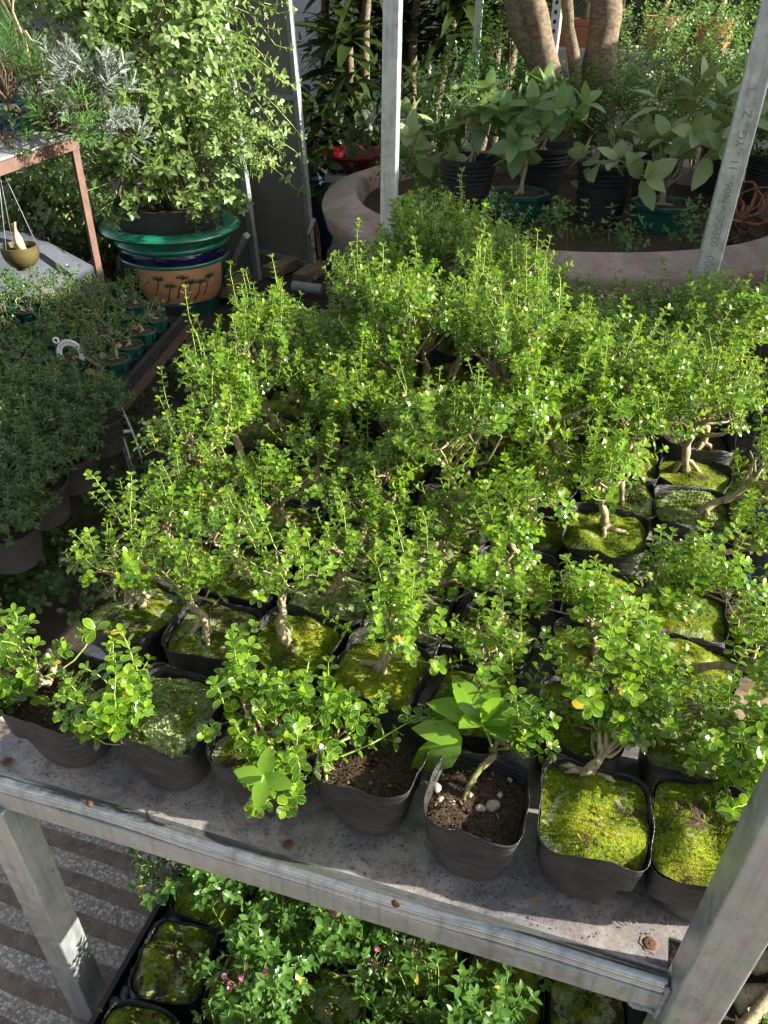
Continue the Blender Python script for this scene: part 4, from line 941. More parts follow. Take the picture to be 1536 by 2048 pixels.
# painted relief of pine sprays on the belly, and the dark green side lobes
def belly(zs): return np.interp(zs, [.09, .14, .20, .26, .30], [.245, .275, .292, .298, .300])
def decal(pts2, mat, name, wd=.004, bulge=.0016):
    g = Geo()
    for P in pts2:
        V = [((belly(z)+bulge)*math.cos(a), (belly(z)+bulge)*math.sin(a), z) for a, z in P]; g.tube(V, np.linspace(wd, wd*.45, len(V)), 5)
    return g.build(name, M[mat], gp, True)
rg = np.random.default_rng(4); br = []; sp_ = []
a0 = math.atan2(-GP[1], -GP[0])
for c0, z0 in ((-.45, .245), (-.25, .205), (-.02, .25), (.12, .22), (.32, .215), (.50, .235)):
    a = a0+c0
    br.append([(a+.10*s, z0-.075*(1-s)+.01*math.sin(s*6+c0*9)) for s in np.linspace(-.4, 1, 6)])
    for k in range(11):
        t_ = k*math.pi/10+rg.normal(0, .1); sp_.append([(a+.10, z0), (a+.10+.13*math.cos(t_)*.9, z0+.022*math.sin(t_)+.004)])
decal(br, 'paintbrown', 'painted_branch', .0045); decal(sp_, 'paintgreen', 'painted_needles', .0042)
for (lo, hi) in ((a0-2.1, a0-.78), (a0+.95, a0+2.2)):
    g = Geo(); an = np.linspace(lo, hi, 24); zs = np.linspace(.095, .295, 8); V = []
    for z in zs:
        for a in an: V.append(((belly(z)+.003)*math.cos(a), (belly(z)+.003)*math.sin(a), z))
    g.add(V, [(i*24+j, i*24+j+1, (i+1)*24+j+1, (i+1)*24+j) for i in range(7) for j in range(23)]); g.build('green_lobe', M['darkgreenglaze'], gp, True)
seg([(.24, .42), (.282, .47), (.288, .53), (.292, .585), (.290, .592), (.280, .588), (.276, .56)], 'greypot', 'liner_pot')
seg([(.280, .545), (.2, .553), (.1, .556), (0.001, .558)], 'potsoil', 'soil')
def bigshrub():
    rng = np.random.default_rng(6); root = gp; wood = Geo(); green = Geo(); L = []
    stems = []
    for i in range(6):
        a = i*1.05+.3; s = np.array([.05*math.cos(a), .05*math.sin(a), .54]); e = np.array([.30*math.cos(a), .28*math.sin(a), rng.uniform(1.3, 1.9)])
        c = curve(s, e, 9, .06, rng, .05); wood.tube(c, np.linspace(.020, .006, 9), 8, .1, rng); stems.append(c)
    allp = np.concatenate(stems)
    def lump(c, r, n, lf=.042, ln=(.09, .17)):
        for q in range(n):
            v = nrm(rng.normal(0, 1, 3)+[0, 0, .1]); p = np.array(c)+v*np.array(r)*(.45+.55*rng.random()**.6)*.9
            if q % 3 == 0:
                j = np.argmin(np.sum((allp-p)**2, 1)); cc = curve(allp[j], p, 5, .08, rng, .05); wood.tube(cc, np.linspace(.006, .002, 5), 4, cap=False)
            grow_shoot(L, green, p, v*.9+[0, -.1, .25]+rng.normal(0, .3, 3), rng.uniform(*ln), rng, lf, .52, .62, .0018, .35, .5, False, 1.0, 3, .12, .04)
    lump((.0, .0, 1.15), (.42, .40, .50), 340, .050)
    lump((.0, .0, 1.65), (.46, .40, .50), 340, .050)
    lump((-.34, .0, 1.75), (.44, .40, .45), 260, .060)
    lump((.26, -.10, .85), (.30, .25, .24), 170, .050); lump((.20, -.05, 1.3), (.30, .30, .40), 120, .052)
    lump((-.10, -.25, .74), (.26, .15, .16), 60, .055)
    for k in range(16):       # drooping sprays to the right
        a = rng.uniform(-.8, .5); s = np.array([.38, -.05, rng.uniform(.85, 1.5)]); e = s+[.26+.14*rng.random(), rng.uniform(-.15, .15), rng.uniform(-.22, .02)]
        c = curve(s, e, 6, .06, rng, .12); green.tube(c, .002, 3)
        for q in c[1:]: grow_shoot(L, green, q, nrm(e-s)+rng.normal(0, .35, 3), .07, rng, .038, .55, .6, .0015, .3)
    wood.build('trunk', M['bark_dark'], root, True)
    f = leaves('foliage', L, M['leaf_shrub'], root, T_OVA); green.build('stems', M['stem_green'], f, True); print('shrub leaves', len(L))
bigshrub()
# climber mass under the upper rack, left of the glazed pot
def thicket(name, label, cat, c, r, n, leaf, mat, seed, tpl=T_OVA, wr=.55, ln=(.08, .16), up=.3, trunk=True, pot=None, gap=.6, **kw):
    rng = np.random.default_rng(seed); root = empty(name, (c[0], c[1], 0 if pot is None else pot[2]), label=label, cat=cat, **kw); z0 = root.location[2]
    wood = Geo(); L = []; c = np.array([0, 0, c[2]-z0], float); r = np.array(r, float); green = Geo()
    base = np.array([0, 0, 0. if pot is None else pot[1]*.88])
    ends = []
    for i in range(4 if trunk else 0):
        e = c+nrm(rng.normal(0, 1, 3)+[0, 0, .4])*r*.5; cc = curve(base+rng.normal(0, .012, 3)*[1, 1, 0], e, 7, .08, rng); wood.tube(cc, np.linspace(max(.006, r[0]*.05), .003, 7), 6, .1, rng); ends.append(cc)
    for q in range(n):
        v = nrm(rng.normal(0, 1, 3)); p = c+v*r*(.35+.65*rng.random()**.6)*.9
        grow_shoot(L, green, p, v*.6+[0, 0, up]+rng.normal(0, .35, 3), rng.uniform(*ln), rng, leaf, wr, gap, leaf*.04, .3, .4)
    if wood.n: wood.build('stem', M['bark_dark'], root, True)
    f = leaves('foliage', L, M[mat], root, tpl)
    if pot is not None:
        pr_, ph, pz, pm = pot
        g = Geo(); g.lathe([(pr_*.74, 0), (pr_*.80, .004), (pr_*.93, ph*.80), (pr_*.94, ph*.82), (pr_*1.0, ph*.83), (pr_*1.02, ph*.97), (pr_*1.01, ph), (pr_*.93, ph), (pr_*.91, ph*.8)]+[], 36)
        autosmooth(g.build('pot', M[pm], root), 40)
        g = Geo(); g.lathe([(pr_*.93, ph*.86), (pr_*.5, ph*.875), (.001, ph*.88)], 24); g.build('soil', M['potsoil'], root, True)
    return root
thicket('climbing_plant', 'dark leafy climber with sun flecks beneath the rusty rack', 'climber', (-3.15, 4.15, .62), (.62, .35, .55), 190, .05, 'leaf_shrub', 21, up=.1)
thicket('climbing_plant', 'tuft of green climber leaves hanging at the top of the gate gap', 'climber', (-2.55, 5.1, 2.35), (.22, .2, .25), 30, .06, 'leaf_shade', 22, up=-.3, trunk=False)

# ------------------------------------------------------------------ rear right: clay basin and what stands in it
BC = np.array([-.38, 4.13]); RZ = .75
basin = empty('clay_basin', (BC[0], BC[1], 0), label='very wide weathered terracotta basin filled with soil and potted plants', cat='planter')
wv = lambda an, r, z: r*(1+.006*np.sin(an*3+1)+.004*np.sin(an*7))
g = Geo(); g.lathe([(.70, .0), (.78, .05), (.95, .35), (1.06, .60), (1.07, .62)], 96, rfun=wv); autosmooth(g.build('basin_wall', M['clay'], basin))
g = Geo(); g.lathe([(1.07, .62), (1.17, .612), (1.185, .62), (1.205, .695), (1.200, .708), (1.06, .758), (1.045, .757), (1.03, .745), (1.01, .66), (1.0, .60)], 96, rfun=wv); autosmooth(g.build('rim', M['clayrim'], basin), 50)
rg = np.random.default_rng(9); g = Geo(); V = [(0, 0, .655)]; F = []
for i in range(1, 19):
    an = np.arange(72)*2*math.pi/72; r = 1.005*i/18; V += [(r*math.cos(a), r*math.sin(a), .65+.012*math.sin(a*3+i)+rg.normal(0, .006)) for a in an]
for j in range(72): F.append((0, 1+j, 1+(j+1) % 72))
for i in range(17):
    for j in range(72): F.append((1+i*72+j, 1+(i+1)*72+j, 1+(i+1)*72+(j+1) % 72, 1+i*72+(j+1) % 72))
g.add(V, F); g.build('soil', M['potsoil'], basin, True)

def nursery_pot(root, r, h, mat='nursery', k=40, ribs=3, z0=0., wallk=None):
    pf = [(r*.72, z0), (r*.76, z0+.003), (r*.88, z0+h*.62)]
    for i in range(ribs):
        zz = z0+h*(.66+.07*i); pf += [(r*(.89+.012*i), zz), (r*(.92+.012*i), zz+h*.02), (r*(.92+.012*i), zz+h*.035), (r*(.895+.012*i), zz+h*.05)]
    pf += [(r*.95, z0+h*.90), (r*1.0, z0+h*.91), (r*1.01, z0+h), (r*.95, z0+h), (r*.92, z0+h*.8)]
    g = Geo(); g.lathe(pf, k); autosmooth(g.build('pot', M[mat], root), 35)
    g = Geo(); g.lathe([(r*.935, z0+h*.84), (r*.5, z0+h*.87), (.001, z0+h*.88)], 24); g.build('soil', M['potsoil'], root, True)
def hex_pot(root, r, h, mat='greenplastic', k=8, sx=1.0):
    def rf(an, rr, z): return rr
    g = Geo(); g.lathe([(r*.70, 0), (r*.72, .0), (r*.86, h*.78), (r*.87, h*.80), (r*.97, h*.82), (r*1.0, h*.98), (r*.98, h), (r*.90, h), (r*.86, h*.97), (r*.84, h*.80)], k)
    V = g.V[-1]; V[:, 0] *= sx; g.V[-1] = V
    for j in range(k):      # raised vertical corner ribs
        a = j*2*math.pi/k; g.beam((r*.722*math.cos(a)*sx, r*.722*math.sin(a), .004), (r*.868*math.cos(a)*sx, r*.868*math.sin(a), h*.79), .008, .008, (math.cos(a), math.sin(a), 0))
    bevel(g.build('pot', M[mat], root), .002)
    g = Geo(); g.lathe([(r*.86, h*.86), (r*.5, h*.90), (.001, h*.92)], k); V = g.V[-1]; V[:, 0] *= sx; g.V[-1] = V; g.build('soil', M['potsoil'], root, True)
def potted(name, label, cat, xy, z, r, h, joints, crown, nsh, leaf, mat, seed, pot='nursery', rad=.012, bark='bark', rz=0., group=None, **kw):
    root = empty(name, (xy[0], xy[1], z), rz, label=label, cat=cat, group=group)
    if pot == 'hex': hex_pot(root, r, h)
    elif pot: nursery_pot(root, r, h, pot)
    make_trunk_crown(root, seed, (0, 0, h*.86), joints, rad, crown, nsh, leaf, mat, bark, **kw)
    return root
big = dict(tpl=T_OVA, wr=.58, curl=.30, gap=.40, long_=0, stemr=.002, upr=.55, outw=.9, shlen=(.07, .15), young=.4, hollow=.6, stem_mat='stem_green')
PZ = .655
pa = A(1035, 425, .68); pb = A(1315, 450, .68)
potted('broadleaf_bonsai', 'broad leaved bonsai with a straight pale trunk in a small green pot beside the table', 'bonsai', pa[:2], PZ, .145, .125, [(.01, .0, .20), (.0, .01, .30)],
       [((.0, .0, .40), (.20, .16, .12), 1.3), ((-.16, -.06, .25), (.10, .08, .14), .5), ((.12, .0, .42), (.13, .12, .08), .5)], 22, .155, 'leaf_bigdark', 301, 'hex', .014, **big)
potted('broadleaf_bonsai', 'pale leaved spreading bonsai with crooked branches in the eight sided green pot', 'bonsai', pb[:2], PZ, .152, .13, [(-.005, .0, .18), (-.02, .01, .25)],
       [((.12, .02, .36), (.20, .12, .10), 1), ((-.17, -.05, .27), (.15, .12, .06), .7), ((-.02, .05, .43), (.10, .10, .12), .5)], 21, .155, 'leaf_pale', 302, 'hex', .018, **big)
pc = A(905, 400, .68)
potted('leaning_sapling', 'leaning pale sapling with few soft leaves behind the left table post', 'sapling', pc[:2], PZ-.10, .10, .10, [(-.05, .02, .20), (-.14, .04, .32)],
       [((-.18, .02, .34), (.16, .12, .09), 1), ((-.06, .05, .34), (.12, .1, .08), .5)], 12, .14, 'leaf_pale', 303, None, .010, **big)
KP = [((930, 425), .135, .26, 'black pot left of the straight trunked bonsai'), ((1075, 395), .135, .26, 'black pot right behind the straight trunked bonsai'), ((1195, 440), .14, .27, 'large ribbed black pot between the two green pots'), ((1300, 400), .135, .26, 'ribbed black pot behind the eight sided green pot'), ((1525, 415), .14, .26, 'ribbed black pot right of the stamped steel post'), ((1430, 385), .13, .25, 'black pot hidden behind the stamped steel post')]
sm = dict(tpl=T_OBO, wr=.6, curl=.3, gap=.6, upr=.8, shlen=(.05, .10), stemr=.001)
for i, ((px, py), r, h, lb) in enumerate(KP):
    q = A(px, py, .66)
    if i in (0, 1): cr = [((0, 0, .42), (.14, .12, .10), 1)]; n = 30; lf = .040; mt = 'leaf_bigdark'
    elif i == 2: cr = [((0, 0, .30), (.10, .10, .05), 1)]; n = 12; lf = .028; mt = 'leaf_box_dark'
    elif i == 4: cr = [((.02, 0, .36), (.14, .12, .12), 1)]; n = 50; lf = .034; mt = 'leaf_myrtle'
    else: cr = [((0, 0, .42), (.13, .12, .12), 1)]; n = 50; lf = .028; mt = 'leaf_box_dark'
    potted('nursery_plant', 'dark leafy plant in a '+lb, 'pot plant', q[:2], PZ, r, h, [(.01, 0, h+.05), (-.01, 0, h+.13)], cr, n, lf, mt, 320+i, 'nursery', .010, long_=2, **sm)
# dense low shrubs filling the basin's far half and beyond
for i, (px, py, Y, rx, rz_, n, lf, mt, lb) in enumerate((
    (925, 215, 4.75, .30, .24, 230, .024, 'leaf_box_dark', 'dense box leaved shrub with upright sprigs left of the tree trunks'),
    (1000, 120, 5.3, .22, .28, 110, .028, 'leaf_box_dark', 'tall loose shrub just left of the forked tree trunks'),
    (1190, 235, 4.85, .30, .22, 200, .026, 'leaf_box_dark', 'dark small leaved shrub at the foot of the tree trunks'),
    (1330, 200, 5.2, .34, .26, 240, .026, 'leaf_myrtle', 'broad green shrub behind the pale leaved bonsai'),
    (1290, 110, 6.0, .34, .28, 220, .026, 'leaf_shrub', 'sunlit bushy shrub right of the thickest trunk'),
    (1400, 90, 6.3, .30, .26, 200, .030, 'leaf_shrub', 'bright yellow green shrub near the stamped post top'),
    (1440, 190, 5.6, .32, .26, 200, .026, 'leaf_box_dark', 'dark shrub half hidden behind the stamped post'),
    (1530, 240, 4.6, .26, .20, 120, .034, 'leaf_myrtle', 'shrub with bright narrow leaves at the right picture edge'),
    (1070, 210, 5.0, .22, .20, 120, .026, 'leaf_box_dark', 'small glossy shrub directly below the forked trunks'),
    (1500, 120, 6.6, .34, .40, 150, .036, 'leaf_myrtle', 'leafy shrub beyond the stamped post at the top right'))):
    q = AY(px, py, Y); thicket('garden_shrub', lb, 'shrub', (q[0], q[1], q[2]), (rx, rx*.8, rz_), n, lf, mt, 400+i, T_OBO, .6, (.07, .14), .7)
thicket('red_leaf_plant', 'small dark red leaved plant among the shrubs near the stamped post', 'plant', tuple(AY(1370, 150, 5.4)), (.12, .1, .07), 26, .03, 'leaf_red', 440, T_OBO, .6, (.05, .08), .5)

# trees
def tree(name, label, paths, rads, crown_c, crown_r, seed):
    rng = np.random.default_rng(seed); root = empty(name, (paths[0][0][0], paths[0][0][1], 0), label=label, cat='tree'); o = np.array(root.location)
    g = Geo()
    for P, (r0, r1) in zip(paths, rads):
        P = np.array(P, float)-o; t = np.linspace(0, 1, 22); tt = np.linspace(0, 1, len(P))
        Q = np.stack([np.interp(t, tt, P[:, i]) for i in range(3)], 1); Q[1:-1] += rng.normal(0, .006, (20, 3))
        Q[1:-1] = (Q[:-2]+2*Q[1:-1]+Q[2:])/4
        g.tube(Q, np.linspace(r0, r1, 22)*(1+.05*np.sin(np.arange(22)*1.3)), 18, .045, rng)
    g.build('trunk', M['bark_tree'], root, True)
    L = []; w2 = Geo()
    for q in range(150):
        v = nrm(rng.normal(0, 1, 3)); p = np.array(crown_c)-o+v*np.array(crown_r)*(.3+.7*rng.random()**.6); grow_shoot(L, None, p, v+rng.normal(0, .4, 3), .25, rng, .075, .5, .6)
    for P in paths:
        for k in range(4):
            c = curve(np.array(P[-1])-o, np.array(crown_c)-o+rng.normal(0, .4, 3)*np.array(crown_r), 6, .08, rng); w2.tube(c, np.linspace(.03, .008, 6), 6)
    w2.build('limb', M['bark_tree'], root, True); leaves('crown', L, M['leaf_myrtle'], root, T_OVA)
tree('forked_tree', 'forked pale brown tree trunk rising above the clay basin', [[AY(1120, 300, 4.95), AY(1092, 140, 4.95), AY(1050, 60, 4.95), AY(1010, -70, 5.0), (-.85, 5.05, 3.1)], [AY(1112, 310, 4.93), AY(1098, 150, 4.9), AY(1072, 30, 4.9), AY(1052, -80, 4.9), (-.35, 4.95, 3.1)]], [(.085, .060), (.075, .050)], (-.7, 5.2, 3.7), (.9, .9, .6), 61)
tree('slender_tree', 'slender trunk standing between the forked tree and the thick trunk', [[AY(1160, 260, 5.05), AY(1150, 150, 5.05), AY(1135, 20, 5.05), AY(1128, -90, 5.05), (.0, 5.1, 3.0)]], [(.036, .026)], (0., 5.3, 3.5), (.4, .4, .4), 62)
tree('thick_tree', 'thickest straight trunk right of the slotted white upright', [[AY(1185, 290, 5.15), AY(1195, 150, 5.15), AY(1210, 30, 5.15), AY(1222, -90, 5.15), (.45, 5.2, 3.2)]], [(.098, .072)], (.7, 5.6, 3.8), (.8, .8, .6), 63)
# slotted white upright
sl = empty('slotted_upright', tuple(AY(1108, 60, 5.7)[:2])+(0,), label='white slotted steel upright standing between the tree trunks', cat='upright')
g = Geo(); g.box((0, 0, 1.3), (.055, .006, 2.6)); g.box((.0305, .03, 1.3), (.006, .055, 2.6)); g.build('angle', M['white'], sl)
g = Geo()
for k in range(44):
    g.lathe([(.0105, 0), (.0001, .0004)], 12); V = g.V[-1]; g.V[-1] = np.stack([V[:, 0]-.002, -.0045-V[:, 2], V[:, 1]*1.15+.35+k*.05], 1)
g.build('slots', M['black'], sl)['kind'] = 'stuff'
g = Geo(); q = AY(955, 60, 6.2); g.box((q[0], q[1], 1.4), (.05, .03, 2.8)); tag(g.build('steel_post', M['galv_light']), 'thin grey steel post among the dark leaves left of the trees', 'post')
# ledge with terracotta pots
lq = AY(1150, 95, 7.2); LZ = lq[2]
g = Geo(); g.box((lq[0]+1.1, 7.45, LZ/2), (2.9, .6, LZ)); tag(bevel(g.build('concrete_ledge', M['concrete']), .02), 'grey concrete ledge carrying terracotta pots in the far right background', 'ledge')
for i, (px, kind, lb) in enumerate(((1165, 'trough', 'rectangular terracotta trough with a pale trunk seen between the tree trunks'), (1320, 'round', 'round terracotta pot with a leafy bonsai on the far ledge'), (1232, 'grey', 'dark round pot right of the thick trunk on the far ledge'), (1430, 'round', 'second terracotta pot near the stamped post on the far ledge'))):
    q = AY(px, 60, 7.35); root = empty('ledge_pot', (q[0], 7.35, LZ+.002), label=lb, cat='pot plant')
    mt = 'terracotta' if kind != 'grey' else 'greypot'
    if kind == 'trough':
        g = Geo(); g.lathe([(.15, 0), (.16, .0), (.20, .14), (.215, .145), (.22, .185), (.20, .185), (.19, .15)], 4, rfun=lambda an, r, z: r); V = g.V[-1]; a = math.pi/4; V = np.stack([(V[:, 0]*math.cos(a)-V[:, 1]*math.sin(a))*1.7, V[:, 0]*math.sin(a)+V[:, 1]*math.cos(a), V[:, 2]], 1); g.V[-1] = V; bevel(g.build('pot', M[mt], root), .006); h = .16
        g = Geo(); g.box((0, 0, .15), (.42, .24, .02)); g.build('soil', M['potsoil'], root)
    else: nursery_pot(root, .15, .22, mt, ribs=0); h = .20
    make_trunk_crown(root, 500+i, (0, 0, h-.02), [(.02, 0, h+.12), (-.03, 0, h+.25)], .028, [((0, 0, h+.36), (.28, .2, .14), 1)], 60, .045, ('leaf_shade', 'leaf_shrub', 'leaf_shade', 'leaf_shade')[i], long_=1, tpl=T_OVA, wr=.5, shlen=(.08, .15), gap=.5)
# red bowl behind the basin
g = Geo(); g.lathe([(.10, 0), (.17, .05), (.22, .10), (.235, .105), (.235, .115), (.21, .11), (.16, .06), (0, .03)], 40, tuple(A(715, 300, .70)[:2])+(.575,)); 
q = A(715, 300, .70); tag(autosmooth(g.build('plastic_basin', M['redplastic'])), 'bright red plastic basin behind the clay basin rim', 'basin')
g = Geo(); g.box((q[0], q[1], .285), (.34, .34, .57)); tag(bevel(g.build('concrete_block', M['concrete']), .01), 'rough concrete block under the red plastic basin', 'block')
# bare-root bundle right of the stamped post
rb = A(1475, 455, .72); root = empty('root_ball', (rb[0], rb[1], .66), label='tangled reddish bare root ball drying beside the stamped post', cat='root ball')
rng = np.random.default_rng(71); g = Geo()
for i in range(150):
    a = rng.uniform(0, 6.28); r_ = .10*math.sqrt(rng.random()); p0 = np.array([r_*math.cos(a), r_*.8*math.sin(a), rng.uniform(.0, .13)*(1-r_*4)]); p1 = p0+rng.normal(0, .05, 3)*[1, 1, .4]; p1[2] = abs(p1[2])*.6
    g.tube(curve(p0, p1, 5, .35, rng), rng.uniform(.0015, .0035), 4, cap=False)
g.build('roots', M['bark_dark'], root, True); g = Geo()
for i in range(11):
    a = rng.uniform(0, 6.28); g.tube(curve((0, 0, .09), (.13*math.cos(a), .08*math.sin(a), .13+rng.uniform(0, .14)), 7, .25, rng), np.linspace(.009, .003, 7), 6, .1, rng)
g.build('branches', M['bark_red'], root, True)

# dracaenas and the dark green backdrop
def rosette(L, c, n, ln, wd, rng, droop=.5, dirb=(0, 0, 1)):
    for i in range(n):
        a = rng.uniform(0, 6.28); e = rng.uniform(-.3, 1.1); d = nrm(np.array([math.cos(a), math.sin(a), e])+np.array(dirb)*.3)
        L.append([*(np.array(c)+[0, 0, rng.uniform(-.06, .06)]), *d, *(np.array([0, 0, 1.])+rng.normal(0, .2, 3)), ln*rng.uniform(.7, 1.15), wd*rng.uniform(.8, 1.2), 0.99 if rng.random() < .06 else rng.uniform(0, .9), droop*rng.uniform(.5, 1.4)])
T_LONG = leaf_tpl(((.12, .5), (.32, 1.0), (.58, .9), (.82, .5)), .12)
rng = np.random.default_rng(15)
for i, (px, py, Y, hts, lb) in enumerate((
    (700, 250, 6.4, ((-.12, 1.75), (.10, 1.45), (.0, 1.10)), 'tall dracaena with drooping leaves in front of the pale wall'),
    (745, 260, 6.0, ((.0, 1.9), (-.18, 1.2)), 'dracaena with a split bare pale trunk behind the red basin'),
    (840, 230, 6.6, ((.0, 1.9), (.25, 1.5), (-.2, 1.35)), 'broad dark dracaena clump right of the left table post'),
    (950, 220, 6.9, ((.0, 2.0), (.3, 1.6), (-.2, 1.6)), 'yellow green dracaena clump around the thin grey post'),
    (640, 320, 5.9, ((.0, .75), (.2, .55)), 'low dark strap leaved plant beside the open gate leaf'))):
    q = AY(px, py, Y); root = empty('dracaena', (q[0], Y, 0), label=lb, cat='dracaena'); L = []; g = Geo()
    for (dx, z) in hts:
        c = curve((0, 0, 0), (dx, 0, z), 8, .05, rng); g.tube(c, np.linspace(.045, .028, 8), 9, .08, rng); rosette(L, c[-1], 46, .42, .085, rng); rosette(L, c[-1]-[0, 0, .22], 22, .40, .08, rng, .9)
    g.build('trunk', M['bark_tree'], root, True); leaves('foliage', L, M['leaf_dracaena'], root, T_LONG)
L = []
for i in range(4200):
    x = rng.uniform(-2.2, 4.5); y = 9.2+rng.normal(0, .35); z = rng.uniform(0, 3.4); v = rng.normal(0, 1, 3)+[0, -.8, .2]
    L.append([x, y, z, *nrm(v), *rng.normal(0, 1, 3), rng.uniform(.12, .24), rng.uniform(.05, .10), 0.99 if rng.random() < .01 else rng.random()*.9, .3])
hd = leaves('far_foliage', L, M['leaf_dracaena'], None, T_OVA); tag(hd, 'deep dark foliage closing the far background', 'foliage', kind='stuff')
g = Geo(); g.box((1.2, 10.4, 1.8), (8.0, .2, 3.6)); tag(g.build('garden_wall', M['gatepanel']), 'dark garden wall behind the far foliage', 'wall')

# unseen box added on the right to shade the clay basin and the low bench
sh = empty('sun_blocker', (2.25, 2.17, 0), label='plain unseen sun blocker added right of the clay basin', cat='sun_blocker')
g = Geo(); g.box((.6, 1.75, 1.15), (1.2, 3.5, 2.3)); g.build('wall', M['sun_blocker'], sh)  # body of the added blocker
g = Geo(); g.box((.6, 1.75, 2.355), (1.36, 3.66, .09)); g.build('blocker_top', M['gatepanel'], sh)

# ------------------------------------------------------------------ left: low bench with cell trays, small bonsai, bushy pots
BZ = .40
bench = empty('low_bench', (0, 0, 0), label='low black bench with cell trays of tiny bonsai left of the steel table', cat='bench')
e0 = A(228, 800, BZ+.02)[:2]; e1 = A(392, 612, BZ+.02)[:2]; ed = nrm(np.append(e1-e0, 0))[:2]; en = np.array([-ed[1], ed[0]])
W0 = e0-ed*.95; W1 = e1-ed*.02
def bq(u, v): return W0+ed*u+en*v          # u along the edge, v leftwards
LB = np.linalg.norm(W1-W0)
g = Geo(); c4 = [bq(0, 0), bq(LB, 0), bq(LB, 1.5), bq(0, 1.5)]
g.add([(*c, BZ-.012) for c in c4]+[(*c, BZ-.04) for c in c4], [(0, 1, 2, 3), (7, 6, 5, 4), (0, 4, 5, 1), (1, 5, 6, 2), (2, 6, 7, 3), (3, 7, 4, 0)]); g.build('deck', M['black'], bench)
g = Geo(); g.beam((*bq(0, -.004), BZ-.03), (*bq(LB, -.004), BZ-.03), .012, .035); g.build('side_rail', M['rust_dark'], bench)
for (u, v) in ((.1, .03), (LB-.1, .03), (.1, 1.4), (LB-.1, 1.4)):
    g = Geo(); g.box((*bq(u, v), (BZ-.04)/2), (.04, .04, BZ-.04)); g.build('bench_leg', M['rust_dark'], bench)
tg = Geo(); tg.beam((*bq(.98, .012), BZ+.008), (*bq(LB, .012), BZ+.008), .022, .05); tg.beam((*bq(LB-.01, .0), BZ+.008), (*bq(LB-.01, 1.4), BZ+.008), .02, .05)
bevel(tg.build('tray_rim', M['nursery'], bench), .004)
rings = Geo(); cells = []
nu, nv = 6, 8; pu = .142
for i in range(nu):
    for j in range(nv):
        c = bq(1.06+pu*i, .095+pu*j); rings.lathe([(.060, -.03), (.064, .016), (.068, .018), (.069, .012), (.064, -.03)], 22, (c[0], c[1], BZ+.002)); cells.append((i, j, c))
rings.build('cell_ring', M['nursery'], bench, True)['kind'] = 'stuff'
def tiny(seed, leaf, n, hgt_, green=True, mat='leaf_shade', r=.056, label='x'):
    root = empty('tiny_bonsai', (0, 0, 0), label=label, cat='bonsai', group='tiny bonsai in green pots on the low bench')
    hex_pot(root, r, .050)
    rng = np.random.default_rng(seed)
    make_trunk_crown(root, seed, (0, 0, .044), [(rng.uniform(-.02, .02), rng.uniform(-.02, .02), .065), (rng.uniform(-.03, .03), rng.uniform(-.03, .03), .085)], .006,
        [((0, 0, hgt_), (.072, .072, .028), 1)], n, leaf, mat, 'bark', long_=0, shlen=(.025, .05), tpl=T_OVA, wr=.55, gap=.55, upr=.4, outw=1.0, roots=2)
    return root
tp = [tiny(601, .016, 22, .125, mat='leaf_bushy'), tiny(602, .018, 17, .115, mat='leaf_box_dark'), tiny(603, .014, 26, .13, mat='leaf_bushy'), tiny(604, .018, 11, .105, mat='leaf_box_dark')]
rg = np.random.default_rng(33); seen = set()
for (i, j, c) in cells:
    if (i, j) in ((5, 0), (2, 3)): continue
    k = 3 if j == 0 and i in (2, 3, 4) else int(rg.integers(3)); s0 = tp[k]; rz = rg.uniform(0, 6.28); sc = rg.uniform(.92, 1.1)
    lab = 'tiny shaded bonsai on low bench, %s row from front, %s from right edge' % (ORD[i], ORD[j])
    if k not in seen: seen.add(k); s0.location = (c[0], c[1], BZ+.003); s0.rotation_euler = (0, 0, rz); s0['label'] = lab
    else: copy_thing(s0, (c[0], c[1], BZ+.003), rz, sc, lab)
for i, ((px, py), col_) in enumerate((((232, 692), 'deadleaf'), ((265, 655), 'terracotta'), ((180, 745), 'deadleaf'), ((205, 712), 'pebble'))):
    q = A(px, py, .455); g = Geo(); s_ = .018; g.lathe([(s_*math.sin(t), -s_*.7*math.cos(t)) for t in np.linspace(.05, 3.1, 7)], 10, q, lambda an, r, z: r*(1+.25*np.sin(an*2+i)+.1*np.sin(an*5)))
    tag(g.build('stone', M[col_], None, True), ('brown chip resting on a tiny bonsai pot', 'orange terracotta stone resting on a tiny bonsai pot', 'dark orange chip beside the white horseshoe tag', 'pale stone resting beside the white horseshoe tag')[i], 'stone')
# bushy plants in round grey pots at the near end of the bench
def bushy(seed):
    root = empty('bushy_plant', (0, 0, 0), cat='pot plant', group='bushy plants in grey round pots on the near end of the low bench')
    g = Geo(); g.lathe([(.060, 0), (.064, .004), (.076, .095), (.080, .10), (.082, .112), (.078, .114), (.072, .10)], 36); autosmooth(g.build('pot', M['greypot'], root), 40)
    g = Geo(); g.lathe([(.073, .100), (.04, .103), (.001, .104)], 20); g.build('soil', M['potsoil'], root, True)
    make_trunk_crown(root, seed, (0, 0, .10), [(.005, 0, .12), (0, .005, .14)], .007, [((0, 0, .165), (.115, .115, .050), 1)], 120, .020, 'leaf_bushy', 'bark_dark', long_=0, shlen=(.03, .06), tpl=T_LAN, wr=.38, gap=.38, upr=.6, outw=.9, roots=0)
    return root
M['leaf_bushy_'] = leaf_mat('leaf_bushy', (0.025, 0.075, 0.022, 1), (0.075, 0.165, 0.045, 1), (0.10, 0.2, 0.06, 1), (0.1, 0.18, 0.06, 1), (0.14, 0.3, 0.04, 1), 0.3, 0.4, yellow=1)
bp = [bushy(701), bushy(702)]
